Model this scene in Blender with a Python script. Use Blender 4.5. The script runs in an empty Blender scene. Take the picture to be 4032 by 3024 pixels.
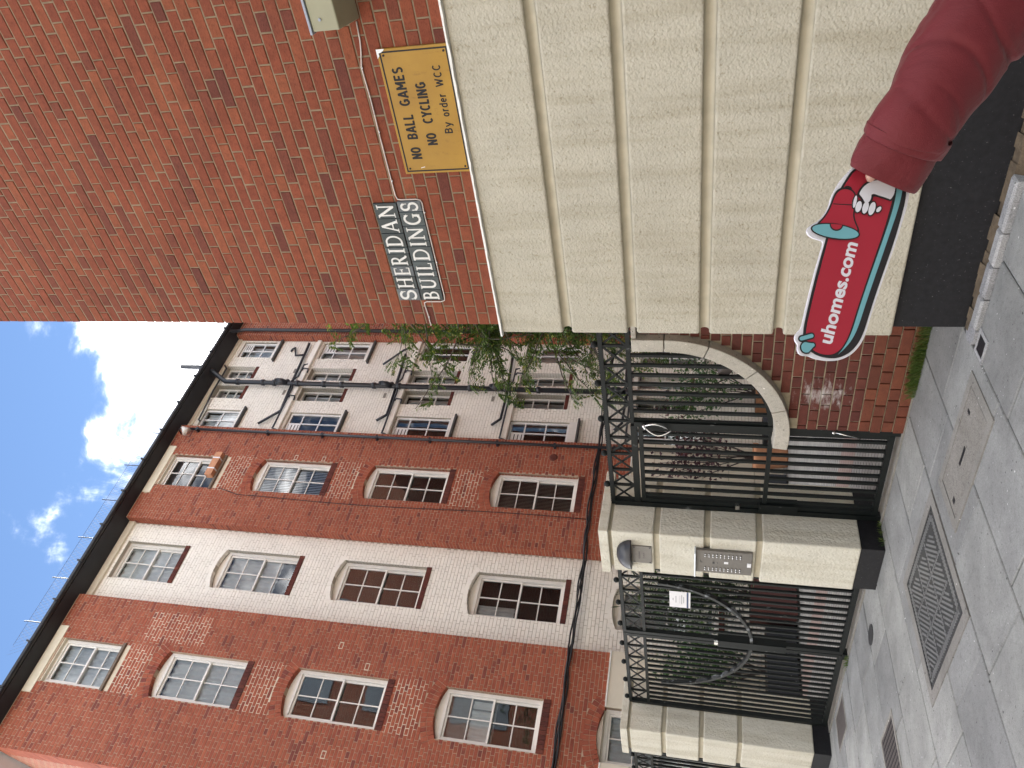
import bpy, bmesh, math, random
from mathutils import Vector, Matrix

S = bpy.context.scene
COL = S.collection
RN = random.Random(11)
rad = math.radians

# ------------------------------------------------------------------ camera
CF = Vector((-0.63017424, 0.73592288, 0.24758423)).normalized()
CR = Vector((0.76347817, 0.64534831, 0.02503265)).normalized()
CU = CR.cross(CF).normalized()
CAMPOS = Vector((0, 0, 1.5))
cam = bpy.data.objects.new('camera', bpy.data.cameras.new('camera'))
COL.objects.link(cam)
m = Matrix.Identity(4)
for i in range(3):                      # phone held upright, file stored on its side
    m[i][0] = -CU[i]; m[i][1] = CR[i]; m[i][2] = -CF[i]; m[i][3] = CAMPOS[i]
cam.matrix_world = m
cam.data.sensor_fit = 'HORIZONTAL'
cam.data.sensor_width = 36.0
cam.data.lens = 3029 / 4032 * 36
cam.data.clip_start = 0.05
cam.data.clip_end = 2000
S.camera = cam
S.render.resolution_x = 1024
S.render.resolution_y = 768

# ------------------------------------------------------------------ world, sun, exposure
SUN_AZ = Vector((-0.50, 0.86, 0)).normalized()
SUN_EL = rad(37.5)
SKY_STRENGTH = 0.069
EXPOSURE = 1.62
w = bpy.data.worlds.new('World'); S.world = w; w.use_nodes = True
nt = w.node_tree; nt.nodes.clear()
def N(nt, t, **kw):
    n = nt.nodes.new(t)
    for k, v in kw.items():
        if k == 'inp':
            for a, b in v.items(): n.inputs[a].default_value = b
        else: setattr(n, k, v)
    return n
def L(nt, a, b): nt.links.new(a, b)
def math_n(nt, op, a, b=None, clamp=False):
    n = N(nt, 'ShaderNodeMath', operation=op, use_clamp=clamp)
    for i, v in enumerate((a, b)):
        if v is None: continue
        if isinstance(v, (int, float)): n.inputs[i].default_value = v
        else: L(nt, v, n.inputs[i])
    return n.outputs[0]
sky = N(nt, 'ShaderNodeTexSky', sky_type='NISHITA', sun_disc=False)
sky.sun_elevation = SUN_EL
sky.sun_rotation = math.atan2(SUN_AZ.x, SUN_AZ.y)
sky.air_density = 1.0; sky.dust_density = 0.0; sky.ozone_density = 3.0
tc = N(nt, 'ShaderNodeTexCoord')
sep = N(nt, 'ShaderNodeSeparateXYZ'); L(nt, tc.outputs['Generated'], sep.inputs[0])
dz = math_n(nt, 'ADD', math_n(nt, 'MAXIMUM', sep.outputs[2], 0.0), 0.12)
px = math_n(nt, 'DIVIDE', sep.outputs[0], dz)
py = math_n(nt, 'DIVIDE', sep.outputs[1], dz)
comb = N(nt, 'ShaderNodeCombineXYZ'); L(nt, px, comb.inputs[0]); L(nt, py, comb.inputs[1])
def cloud_noise(scale, detail, off, dist):
    mp = N(nt, 'ShaderNodeMapping'); mp.inputs['Location'].default_value = off
    L(nt, comb.outputs[0], mp.inputs[0])
    n = N(nt, 'ShaderNodeTexNoise'); n.inputs['Scale'].default_value = scale
    n.inputs['Detail'].default_value = detail; n.inputs['Roughness'].default_value = 0.58
    n.inputs['Distortion'].default_value = dist
    L(nt, mp.outputs[0], n.inputs['Vector'])
    return n.outputs['Fac']
n1 = cloud_noise(1.15, 9, (3.1, 1.7, 0.4), 0.15)
n2 = cloud_noise(5.0, 8, (1.3, 4.2, 0.9), 0.5)
def blob(d, r0, r1, amt):
    """a heap of cloud around a direction"""
    v = Vector(d).normalized()
    vm = N(nt, 'ShaderNodeVectorMath', operation='DOT_PRODUCT'); vm.inputs[1].default_value = v
    nm = N(nt, 'ShaderNodeVectorMath', operation='NORMALIZE'); L(nt, tc.outputs['Generated'], nm.inputs[0])
    L(nt, nm.outputs[0], vm.inputs[0])
    mr = N(nt, 'ShaderNodeMapRange', interpolation_type='SMOOTHSTEP')
    mr.inputs['From Min'].default_value = math.cos(r1); mr.inputs['From Max'].default_value = math.cos(r0)
    mr.inputs['To Min'].default_value = 0; mr.inputs['To Max'].default_value = amt
    L(nt, vm.outputs['Value'], mr.inputs['Value'])
    return mr.outputs[0]
n3 = cloud_noise(17.0, 6, (2.3, 0.2, 0.5), 0.3)
fld = math_n(nt, 'ADD', math_n(nt, 'MULTIPLY', n1, 0.8), math_n(nt, 'MULTIPLY', n2, 0.95))
fld = math_n(nt, 'ADD', math_n(nt, 'MULTIPLY', n3, 0.35), math_n(nt, 'SUBTRACT', fld, 0.525))
for d, r0, r1, a in (((-0.60, 0.40, 0.69), 0.06, 0.40, -0.24), ((-0.50, 0.62, 0.60), 0.0, 0.20, 0.30), ((-0.45, 0.63, 0.635), 0.0, 0.12, 0.16),
                     ((-0.565, 0.452, 0.692), 0.0, 0.10, 0.16), ((-0.637, 0.352, 0.686), 0.0, 0.09, 0.15), ((-0.585, 0.39, 0.71), 0.0, 0.07, 0.12)):
    fld = math_n(nt, 'ADD', fld, blob(d, r0, r1, a))
mr = N(nt, 'ShaderNodeMapRange', interpolation_type='SMOOTHSTEP')
mr.inputs['From Min'].default_value = 0.40; mr.inputs['From Max'].default_value = 0.72
L(nt, fld, mr.inputs['Value'])
mixc = N(nt, 'ShaderNodeMix', data_type='RGBA')
L(nt, math_n(nt, 'POWER', mr.outputs[0], 1.9), mixc.inputs['Factor'])
L(nt, sky.outputs[0], mixc.inputs['A'])
mixc.inputs['B'].default_value = (50.0, 49.0, 48.0, 1)
bg = N(nt, 'ShaderNodeBackground'); bg.inputs['Strength'].default_value = SKY_STRENGTH
L(nt, mixc.outputs['Result'], bg.inputs['Color'])
wo = N(nt, 'ShaderNodeOutputWorld'); L(nt, bg.outputs[0], wo.inputs[0])

sun = bpy.data.objects.new('sun', bpy.data.lights.new('sun', 'SUN'))
COL.objects.link(sun)
sun.data.energy = 5.0; sun.data.angle = rad(0.53); sun.data.color = (1, 0.95, 0.86)
to_sun = Vector((SUN_AZ.x * math.cos(SUN_EL), SUN_AZ.y * math.cos(SUN_EL), math.sin(SUN_EL)))
sun.rotation_euler = to_sun.to_track_quat('Z', 'Y').to_euler()
sun.location = (0, -4, 30)
S.view_settings.view_transform = 'Standard'
S.view_settings.look = 'None'
S.view_settings.gamma = 1.0
S.view_settings.use_curve_mapping = False
S.view_settings.exposure = EXPOSURE
S.render.engine = 'CYCLES'
S.cycles.max_bounces = 7; S.cycles.diffuse_bounces = 4; S.cycles.glossy_bounces = 3; S.cycles.transparent_max_bounces = 8; S.cycles.caustics_reflective = False; S.cycles.caustics_refractive = False

# ------------------------------------------------------------------ mesh helpers
class MB:
    def __init__(s): s.v = []; s.f = []
    def add(s, vs, fs):
        o = len(s.v); s.v += [tuple(p) for p in vs]; s.f += [tuple(i + o for i in f) for f in fs]
        return s
    def box(s, x0, x1, y0, y1, z0, z1):
        return s.add([(x0,y0,z0),(x1,y0,z0),(x1,y1,z0),(x0,y1,z0),(x0,y0,z1),(x1,y0,z1),(x1,y1,z1),(x0,y1,z1)],
                     [(0,3,2,1),(4,5,6,7),(0,1,5,4),(1,2,6,5),(2,3,7,6),(3,0,4,7)])
    def cbox(s, x0, x1, y0, y1, z0, z1, c):
        """box with its front (-y) edges chamfered"""
        V = [(x0,y1,z0),(x1,y1,z0),(x1,y1,z1),(x0,y1,z1), (x0,y0+c,z0),(x1,y0+c,z0),(x1,y0+c,z1),(x0,y0+c,z1),
             (x0+c,y0,z0+c),(x1-c,y0,z0+c),(x1-c,y0,z1-c),(x0+c,y0,z1-c)]
        F = [(8,9,10,11)] + [(4+i,4+(i+1)%4,8+(i+1)%4,8+i) for i in range(4)] + [(i,(i+1)%4,4+(i+1)%4,4+i) for i in range(4)]
        return s.add(V, F)
    def tbox(s, x0, x1, y0, y1, z0, z1, c):
        """box with its top edges chamfered"""
        V = [(x0,y0,z0),(x1,y0,z0),(x1,y1,z0),(x0,y1,z0),(x0,y0,z1-c),(x1,y0,z1-c),(x1,y1,z1-c),(x0,y1,z1-c),
             (x0+c,y0+c,z1),(x1-c,y0+c,z1),(x1-c,y1-c,z1),(x0+c,y1-c,z1)]
        F = [(8,9,10,11),(3,2,1,0)] + [(4+i,4+(i+1)%4,8+(i+1)%4,8+i) for i in range(4)] + [(i,(i+1)%4,4+(i+1)%4,4+i) for i in range(4)]
        return s.add(V, F)
    def prism(s, poly, y0, y1):
        """polygon in x,z pushed from y0 (front) to y1"""
        n = len(poly)
        a = sum(poly[i][0]*poly[(i+1)%n][1]-poly[(i+1)%n][0]*poly[i][1] for i in range(n))
        if a < 0: poly = poly[::-1]
        V = [(p[0],y0,p[1]) for p in poly] + [(p[0],y1,p[1]) for p in poly]
        F = [tuple(range(n)), tuple(range(2*n-1, n-1, -1))] + [(i+n,(i+1)%n+n,(i+1)%n,i) for i in range(n)]
        return s.add(V, F)
    def tube(s, pts, r, n=8, caps=True, closed=False):
        pts = [Vector(p) for p in pts]
        rs = r if isinstance(r, (list, tuple)) else [r]*len(pts)
        base = len(s.v); k = len(pts)
        t0 = (pts[1]-pts[0]).normalized()
        up = Vector((0,0,1)) if abs(t0.z) < .9 else Vector((0,1,0))
        nrm = t0.cross(up).normalized()
        for i, p in enumerate(pts):
            if closed: t = (pts[(i+1)%k]-pts[i-1]).normalized()
            elif i == 0: t = t0
            elif i == k-1: t = (pts[-1]-pts[-2]).normalized()
            else: t = ((pts[i+1]-p).normalized()+(p-pts[i-1]).normalized())
            t = t.normalized() if t.length > 1e-6 else t0
            nrm = (nrm-t*nrm.dot(t)).normalized(); b = t.cross(nrm)
            for j in range(n):
                a = 2*math.pi*j/n
                s.v.append(tuple(p+(nrm*math.cos(a)+b*math.sin(a))*rs[i]))
        for i in range(k if closed else k-1):
            i2 = (i+1)%k
            for j in range(n):
                s.f.append((base+i*n+j, base+i*n+(j+1)%n, base+i2*n+(j+1)%n, base+i2*n+j))
        if caps and not closed:
            s.f.append(tuple(base+j for j in range(n))[::-1]); s.f.append(tuple(base+(k-1)*n+j for j in range(n)))
        return s
    def bar(s, p, q, wx, wy):
        """square bar from p to q lying in an x,z plane; wx in plane, wy along y"""
        p = Vector(p); q = Vector(q); t = (q-p).normalized(); nn = Vector((-t.z,0,t.x))*wx/2; yy = Vector((0,wy/2,0))
        V = [p-nn-yy,p+nn-yy,p+nn+yy,p-nn+yy,q-nn-yy,q+nn-yy,q+nn+yy,q-nn+yy]
        return s.add(V, [(0,1,2,3),(7,6,5,4),(0,4,5,1),(1,5,6,2),(2,6,7,3),(3,7,4,0)])
    def lathe(s, prof, c=(0,0,0), n=24):
        base = len(s.v); k = len(prof)
        for r, z in prof:
            for j in range(n):
                a = 2*math.pi*j/n
                s.v.append((c[0]+r*math.cos(a), c[1]+r*math.sin(a), c[2]+z))
        for i in range(k-1):
            for j in range(n):
                s.f.append((base+i*n+j, base+i*n+(j+1)%n, base+(i+1)*n+(j+1)%n, base+(i+1)*n+j))
        s.f.append(tuple(base+j for j in range(n))[::-1]); s.f.append(tuple(base+(k-1)*n+j for j in range(n)))
        return s
    def ball(s, c, r, n=10, k=6, sy=1):
        prof = [(max(1e-4, r*math.sin(math.pi*i/k)), -r*math.cos(math.pi*i/k)) for i in range(k+1)]
        return s.lathe(prof, c, n)
    def mesh(s, name, mat=None, smooth=False, fixn=False):
        me = bpy.data.meshes.new(name); me.from_pydata(s.v, [], s.f)
        if fixn:
            b = bmesh.new(); b.from_mesh(me); bmesh.ops.recalc_face_normals(b, faces=b.faces); b.to_mesh(me); b.free()
        if mat: me.materials.append(mat)
        if smooth: me.polygons.foreach_set('use_smooth', [True]*len(me.polygons))
        me.update(); return me
    def build(s, name, mat, parent=None, smooth=False, fixn=False):
        return place(name, s.mesh(name, mat, smooth, fixn), parent)

def place(name, me, parent=None, loc=None, rot=None, scale=None):
    o = bpy.data.objects.new(name, me); COL.objects.link(o)
    if parent: o.parent = parent
    if loc: o.location = loc
    if rot: o.rotation_euler = rot
    if scale: o.scale = scale
    return o
def tag(o, label, cat, group=None):
    o['label'] = label; o['category'] = cat
    if group: o['group'] = group
    return o
def kind(o, k): o['kind'] = k; return o
def thing(name, label, cat, loc=(0,0,0), rz=0, group=None):
    return tag(place(name, None, None, loc, (0,0,rz)), label, cat, group)
def auto_smooth(o, ang=35):
    o.data.polygons.foreach_set('use_smooth', [True]*len(o.data.polygons))
    md = o.modifiers.new('w', 'EDGE_SPLIT'); md.split_angle = rad(ang)
    return o
def bevel(o, wd, seg=2):
    md = o.modifiers.new('b', 'BEVEL'); md.width = wd; md.segments = seg; md.limit_method = 'ANGLE'
    return o

# ------------------------------------------------------------------ materials
def new_mat(name):
    mt = bpy.data.materials.new(name); mt.use_nodes = True
    nt = mt.node_tree; nt.nodes.clear()
    out = N(nt, 'ShaderNodeOutputMaterial'); b = N(nt, 'ShaderNodeBsdfPrincipled')
    L(nt, b.outputs[0], out.inputs[0])
    return mt, nt, b
def noise(nt, scale, detail=4, rough=.55, stretch=None, coord=None, dist=0):
    if coord is None: coord = N(nt, 'ShaderNodeNewGeometry').outputs['Position']
    if stretch:
        mp = N(nt, 'ShaderNodeMapping'); mp.inputs['Scale'].default_value = stretch; L(nt, coord, mp.inputs[0]); coord = mp.outputs[0]
    n = N(nt, 'ShaderNodeTexNoise'); n.inputs['Scale'].default_value = scale; n.inputs['Detail'].default_value = detail
    n.inputs['Roughness'].default_value = rough; n.inputs['Distortion'].default_value = dist
    L(nt, coord, n.inputs['Vector']); return n.outputs['Fac']
def ramp(nt, fac, stops):
    r = N(nt, 'ShaderNodeValToRGB'); e = r.color_ramp.elements
    while len(e) < len(stops): e.new(.5)
    for i, (p, c) in enumerate(stops):
        e[i].position = p; e[i].color = (*c, 1) if len(c) == 3 else c
    L(nt, fac, r.inputs[0]); return r.outputs[0]
def mixcol(nt, fac, a, b, mode='MIX'):
    n = N(nt, 'ShaderNodeMix', data_type='RGBA', blend_type=mode)
    for k, v in (('Factor', fac), ('A', a), ('B', b)):
        if isinstance(v, (int, float)): n.inputs[k].default_value = v
        elif isinstance(v, tuple): n.inputs[k].default_value = (*v, 1) if len(v) == 3 else v
        else: L(nt, v, n.inputs[k])
    return n.outputs['Result']
def bump(nt, b, h, strength=.5, dist=.004):
    n = N(nt, 'ShaderNodeBump'); n.inputs['Strength'].default_value = strength; n.inputs['Distance'].default_value = dist
    L(nt, h, n.inputs['Height']); L(nt, n.outputs[0], b.inputs['Normal'])
G = lambda v: (v, v, v)
def simple(name, col, rough=.6, var=.12, scale=8, bs=0, bscale=60, metal=0, bdist=.002, spec=None):
    mt, nt, b = new_mat(name)
    f = noise(nt, scale, 5)
    c = ramp(nt, f, [(.25, tuple(x*(1-var) for x in col)), (.75, tuple(min(1, x*(1+var)) for x in col))])
    L(nt, c, b.inputs['Base Color']); b.inputs['Roughness'].default_value = rough; b.inputs['Metallic'].default_value = metal
    if spec is not None: b.inputs['Specular IOR Level'].default_value = spec
    if bs: bump(nt, b, noise(nt, bscale, 4), bs, bdist)
    return mt
def brick_mat(name, stops, fine=90, bs=.6, stain=None):
    mt, nt, b = new_mat(name)
    geo = N(nt, 'ShaderNodeNewGeometry'); oi = N(nt, 'ShaderNodeObjectInfo')
    r = math_n(nt, 'FRACT', math_n(nt, 'ADD', math_n(nt, 'MULTIPLY', geo.outputs['Random Per Island'], 5.37), math_n(nt, 'MULTIPLY', oi.outputs['Random'], 3.91)))
    c = ramp(nt, r, stops)
    f1 = noise(nt, 14, 6, .65); f2 = noise(nt, fine, 5, .6, (1, 1, 2.2)); f3 = noise(nt, 1.1, 4)
    c = mixcol(nt, .55, c, ramp(nt, f1, [(.28, G(.55)), (.72, G(1.25))]), 'MULTIPLY')
    c = mixcol(nt, .35, c, ramp(nt, f2, [(.35, G(.35)), (.5, G(1.05))]), 'MULTIPLY')
    c = mixcol(nt, .5, c, ramp(nt, f3, [(.3, G(.82)), (.7, G(1.12))]), 'MULTIPLY')
    L(nt, c, b.inputs['Base Color']); b.inputs['Roughness'].default_value = .85
    b.inputs['Specular IOR Level'].default_value = .3
    bump(nt, b, math_n(nt, 'ADD', f2, math_n(nt, 'MULTIPLY', f1, .6)), bs, .004)
    return mt
RED = [(0, (.195, .050, .027)), (.16, (.235, .062, .031)), (.34, (.21, .054, .028)), (.52, (.265, .079, .037)), (.68, (.225, .058, .029)), (.80, (.24, .065, .032)), (.90, (.14, .040, .027)), (1, (.25, .070, .034))]
REDW = [(0, (.30, .078, .045)), (.2, (.37, .102, .056)), (.45, (.33, .088, .05)), (.65, (.40, .118, .064)), (.86, (.30, .076, .046)), (.96, (.20, .055, .042)), (1, (.36, .1, .055))]
DARKRED = [(0, (.095, .029, .023)), (.3, (.13, .037, .027)), (.6, (.105, .031, .024)), (.85, (.155, .045, .030)), (1, (.08, .026, .022))]
LOWRED = [(0, (.155, .047, .027)), (.4, (.195, .061, .032)), (.7, (.12, .038, .024)), (1, (.17, .050, .028))]
M = {}
M['brick'] = brick_mat('near_brick', RED, 70, .8)
M['brick_wing'] = brick_mat('wing_brick', REDW, 60, .5)
M['brick_dark'] = brick_mat('low_wall_brick', DARKRED, 80, .7)
M['brick_base'] = brick_mat('low_wall_base_brick', LOWRED, 80, .7)
M['brick_sill'] = brick_mat('sill_brick', DARKRED, 60, .4)
M['mortar'] = simple('mortar', (.225, .17, .11), .95, .25, 20, .6, 200)
M['mortar_wing'] = simple('mortar_wing', (.44, .32, .23), .95, .2, 6, .4, 120)
M['mortar_white'] = simple('mortar_white', (.66, .58, .45), .95, .12, 10, .4, 120)
M['mortar_low'] = simple('mortar_low', (.36, .31, .22), .95, .25, 15, .6, 160)
def cream_mat(name, base, bscale, bstr, streak=True):
    mt, nt, b = new_mat(name)
    f = noise(nt, 3.0, 6, .6)
    c = ramp(nt, f, [(.25, tuple(x*.90 for x in base)), (.75, tuple(min(.9, x*1.06) for x in base))])
    if streak:
        s = noise(nt, 1.0, 5, .6, (9, 9, .9))
        c = mixcol(nt, .5, c, ramp(nt, s, [(.34, (.70, .66, .58)), (.55, G(1.0))]), 'MULTIPLY')
    d = noise(nt, 46, 3, .6)
    c = mixcol(nt, .6, c, ramp(nt, d, [(.26, (.5, .45, .36)), (.40, G(1.0))]), 'MULTIPLY')
    L(nt, c, b.inputs['Base Color']); b.inputs['Roughness'].default_value = .9; b.inputs['Specular IOR Level'].default_value = .25
    v = N(nt, 'ShaderNodeTexVoronoi'); v.inputs['Scale'].default_value = bscale
    geo = N(nt, 'ShaderNodeNewGeometry'); L(nt, geo.outputs['Position'], v.inputs['Vector'])
    h = math_n(nt, 'ADD', noise(nt, bscale*.7, 4, .6), math_n(nt, 'MULTIPLY', v.outputs['Distance'], -.5))
    bump(nt, b, h, bstr, .008)
    return mt
M['cream'] = cream_mat('cream_render', (.50, .468, .385), 75, .8)
M['cream_pier'] = cream_mat('cream_render_pier', (.66, .635, .545), 42, .9)
M['cream_wing'] = simple('cream_wing_render', (.66, .60, .49), .9, .06, 3, .3, 80)
M['cream_groove'] = simple('cream_groove_paint', (.46, .42, .325), .8, .12, 12, .3, 120)
M['stucco'] = simple('stucco', (.42, .37, .31), .85, .05, 3, .2, 30)
M['white_lip'] = simple('white_lip', (.75, .74, .70), .7, .12, 30, .4, 200)
M['white_brick'] = simple('white_painted_brick', (.86, .82, .74), .8, .05, 3, .35, 45)
M['white_joint_shade'] = simple('shaded_white_joint', (.50, .45, .37), .85, .08, 3, .3, 60)  # white darkened to paint in the shade of the joint relief
M['plinth'] = None
mt, nt, b = new_mat('black_plinth')
f = noise(nt, 30, 5); g = noise(nt, 95, 2, .5)
c = ramp(nt, f, [(.3, (.007, .007, .009)), (.75, (.014, .014, .017))])
c = mixcol(nt, 1, c, ramp(nt, g, [(.70, G(0)), (.78, G(.10))]), 'ADD')
sc = noise(nt, 9, 6, .7, (1, 1, 8)); c = mixcol(nt, 1, c, ramp(nt, sc, [(.68, G(0)), (.74, G(.06))]), 'ADD')
L(nt, c, b.inputs['Base Color']); b.inputs['Roughness'].default_value = .6; b.inputs['Specular IOR Level'].default_value = .3
bump(nt, b, f, .25, .004); M['plinth'] = mt
# paving
def paving_mat(name, lo, hi, speck=.5):
    mt, nt, b = new_mat(name)
    oi = N(nt, 'ShaderNodeObjectInfo')
    f = noise(nt, 2.6, 5, .65, dist=.4); g = noise(nt, 150, 2, .6); k = noise(nt, 30, 3, .7)
    c = ramp(nt, f, [(.28, lo), (.72, hi)])
    c = mixcol(nt, .8, c, ramp(nt, oi.outputs['Random'], [(0, (.77, .77, .77)), (.35, (.94, .94, .94)), (.7, (1.03, 1.03, 1.0)), (1, (1.18, 1.17, 1.13))]), 'MULTIPLY')
    c = mixcol(nt, speck, c, ramp(nt, g, [(.3, G(.62)), (.65, G(1.22))]), 'MULTIPLY')
    c = mixcol(nt, .6, c, ramp(nt, k, [(.28, G(.55)), (.44, G(1.0)), (.7, G(1.1))]), 'MULTIPLY')
    big = noise(nt, .8, 4, .6); c = mixcol(nt, .6, c, ramp(nt, big, [(.36, G(.76)), (.56, G(1.04))]), 'MULTIPLY')
    st = noise(nt, 42, 1, .3); c = mixcol(nt, 1, c, ramp(nt, st, [(.775, G(0)), (.80, G(.38))]), 'ADD')
    dk = noise(nt, 37, 1, .3, (1.1, .9, 1)); c = mixcol(nt, 1, c, ramp(nt, dk, [(.22, G(.25)), (.25, G(1))]), 'MULTIPLY')
    L(nt, c, b.inputs['Base Color']); b.inputs['Roughness'].default_value = .82
    bump(nt, b, math_n(nt, 'ADD', g, k), .4, .003); return mt
M['slab'] = paving_mat('paving_slab', (.205, .207, .203), (.34, .342, .333))
M['slab_joint'] = simple('paving_joint', (.030, .034, .022), .95, .4, 12, .5, 90)
M['concrete'] = paving_mat('aggregate_cover', (.23, .215, .19), (.34, .32, .29), .9)
M['concrete_rim'] = paving_mat('concrete_rim', (.21, .20, .18), (.29, .275, .255), .5)
M['edging'] = paving_mat('edging_block', (.25, .25, .26), (.38, .38, .39), .9)
M['dirt'] = simple('dirt', (.115, .085, .055), .95, .4, 18, .8, 60, bdist=.01)
M['asphalt'] = simple('asphalt', (.05, .05, .052), .9, .25, 6, .5, 150)
M['iron_cover'] = simple('iron_cover', (.055, .057, .058), .55, .2, 25, .2, 150, .3)
M['iron_cover_hi'] = simple('iron_cover_rib', (.23, .235, .235), .45, .15, 25, .2, 150, .4)
M['brown_cover'] = simple('brown_cover', (.10, .085, .08), .6, .2, 25, .2, 150, .3)
# courtyard setts
mt, nt, b = new_mat('courtyard_setts')
geo = N(nt, 'ShaderNodeNewGeometry')
br = N(nt, 'ShaderNodeTexBrick'); L(nt, geo.outputs['Position'], br.inputs['Vector'])
br.inputs['Scale'].default_value = 1; br.inputs['Brick Width'].default_value = .2; br.inputs['Row Height'].default_value = .1
br.inputs['Mortar Size'].default_value = .007; br.inputs['Color1'].default_value = (.36, .355, .335, 1); br.inputs['Color2'].default_value = (.28, .28, .27, 1)
br.inputs['Mortar'].default_value = (.1, .1, .09, 1)
sp = N(nt, 'ShaderNodeSeparateXYZ'); L(nt, geo.outputs['Position'], sp.inputs[0])
band = math_n(nt, 'MULTIPLY', math_n(nt, 'GREATER_THAN', sp.outputs[1], 6.2), math_n(nt, 'LESS_THAN', sp.outputs[1], 6.8))
c = mixcol(nt, math_n(nt, 'MULTIPLY', band, .6), br.outputs[0], (.33, .20, .17))
c = mixcol(nt, .5, c, ramp(nt, noise(nt, 1.4, 5), [(.3, G(.75)), (.7, G(1.15))]), 'MULTIPLY')
L(nt, c, b.inputs['Base Color']); b.inputs['Roughness'].default_value = .85
bump(nt, b, br.outputs['Fac'], -.5, .005); M['setts'] = mt
# far brick (court face of the near block, back block)
mt, nt, b = new_mat('far_brick')
tc_ = N(nt, 'ShaderNodeTexCoord'); br = N(nt, 'ShaderNodeTexBrick'); sp = N(nt, 'ShaderNodeSeparateXYZ'); L(nt, tc_.outputs['Object'], sp.inputs[0])
cb = N(nt, 'ShaderNodeCombineXYZ'); L(nt, math_n(nt, 'ADD', sp.outputs[0], sp.outputs[1]), cb.inputs[0]); L(nt, sp.outputs[2], cb.inputs[1]); L(nt, cb.outputs[0], br.inputs['Vector'])
br.inputs['Scale'].default_value = 1; br.inputs['Brick Width'].default_value = .225; br.inputs['Row Height'].default_value = .075; br.inputs['Mortar Size'].default_value = .008
br.inputs['Color1'].default_value = (.36, .1, .055, 1); br.inputs['Color2'].default_value = (.28, .075, .045, 1); br.inputs['Mortar'].default_value = (.4, .32, .23, 1)
L(nt, br.outputs[0], b.inputs['Base Color']); b.inputs['Roughness'].default_value = .9; bump(nt, b, br.outputs['Fac'], -.5, .005)
M['far_brick'] = mt
# gate paint: black, flaked to grey along edges
mt, nt, b = new_mat('gate_paint')
f = noise(nt, 18, 6, .7, (1, 1, .35)); g = noise(nt, 2.0, 3)
fl = ramp(nt, math_n(nt, 'ADD', f, math_n(nt, 'MULTIPLY', g, .35)), [(.84, G(0)), (.87, G(1))])
c = mixcol(nt, fl, (.0060, .0085, .0085), (.12, .125, .125))
b.inputs['Specular IOR Level'].default_value = .22
L(nt, c, b.inputs['Base Color']); b.inputs['Roughness'].default_value = .5
bump(nt, b, f, .2, .002); M['gate'] = mt
M['gate_arc'] = None
mt, nt, b = new_mat('gate_arc_paint')
f = noise(nt, 7, 5, .7, (1, 1, 1)); fl = ramp(nt, f, [(.55, G(0)), (.60, G(1))])
c = mixcol(nt, fl, (.010, .013, .013), (.20, .22, .24)); L(nt, c, b.inputs['Base Color']); b.inputs['Roughness'].default_value = .5
M['gate_arc'] = mt
M['pipe'] = simple('pipe_paint', (.018, .021, .027), .38, .15, 5)
M['gutter'] = simple('gutter_paint', (.012, .013, .016), .5, .2, 5)
M['soffit'] = simple('soffit', (.02, .022, .026), .7, .2, 5)
M['window_paint'] = simple('window_paint', (.80, .77, .72), .45, .05, 12)
M['window_panel'] = simple('window_panel', (.78, .73, .64), .5, .05, 12)
M['upvc'] = simple('white_frame', (.84, .84, .83), .3, .03, 12)
M['lintel'] = simple('cream_lintel', (.74, .68, .55), .8, .06, 8, .2, 60)
M['slate'] = simple('slate_sill', (.06, .058, .055), .7, .2, 12, .3, 60)
M['wood'] = simple('weathered_wood', (.16, .12, .09), .8, .3, 30)
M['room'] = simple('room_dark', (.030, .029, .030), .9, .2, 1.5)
M['curtain'] = simple('white_curtain', (.86, .86, .86), .9, .05, 10)
M['net'] = simple('net_curtain', (.70, .71, .73), .9, .08, 10)
M['blind'] = simple('blind_slat', (.62, .66, .70), .7, .05, 10)
M['shutter'] = simple('louvre', (.36, .33, .31), .7, .08, 10)
M['grey_curtain'] = simple('grey_curtain', (.30, .285, .28), .9, .1, 10)
mt, nt, b = new_mat('window_glass')
nt.nodes.remove(b); out = [n for n in nt.nodes if n.type == 'OUTPUT_MATERIAL'][0]
tr = N(nt, 'ShaderNodeBsdfTransparent'); tr.inputs[0].default_value = (.88, .92, .92, 1)
gl = N(nt, 'ShaderNodeBsdfGlossy'); gl.inputs['Roughness'].default_value = .015; gl.inputs['Color'].default_value = (.95, .97, 1, 1)
fr = N(nt, 'ShaderNodeFresnel'); fr.inputs['IOR'].default_value = 1.75
bn = N(nt, 'ShaderNodeBump'); bn.inputs['Strength'].default_value = .06; bn.inputs['Distance'].default_value = .02
L(nt, noise(nt, 2.4, 1), bn.inputs['Height']); L(nt, bn.outputs[0], gl.inputs['Normal'])
mx = N(nt, 'ShaderNodeMixShader'); L(nt, fr.outputs[0], mx.inputs[0]); L(nt, tr.outputs[0], mx.inputs[1]); L(nt, gl.outputs[0], mx.inputs[2]); L(nt, mx.outputs[0], out.inputs[0])
M['glass'] = mt
M['frosted'] = simple('frosted_glass', (.30, .36, .42), .12, .2, 30, .3, 70)
M['stone'] = paving_mat('coping_stone', (.40, .37, .31), (.56, .53, .47), .5)
M['silver'] = simple('silver_metal', (.62, .62, .62), .25, .05, 20, metal=1)
M['steel'] = simple('brushed_steel', (.17, .16, .148), .45, .12, 30, metal=.55)
M['steel_hi'] = simple('bright_steel', (.66, .72, .78), .3, .05, 20, metal=.6)
M['lamp_dark'] = simple('lamp_housing', (.016, .016, .020), .45, .15, 20)
M['lamp_face'] = simple('lamp_diffuser', (.028, .029, .035), .35, .1, 20)
M['yellow'] = None
mt, nt, b = new_mat('yellow_enamel')
f = noise(nt, 5, 5, .6); g = noise(nt, 22, 5, .7, (1, 1, .4))
c = ramp(nt, f, [(.3, (.30, .152, .004)), (.7, (.36, .195, .009))])
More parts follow.
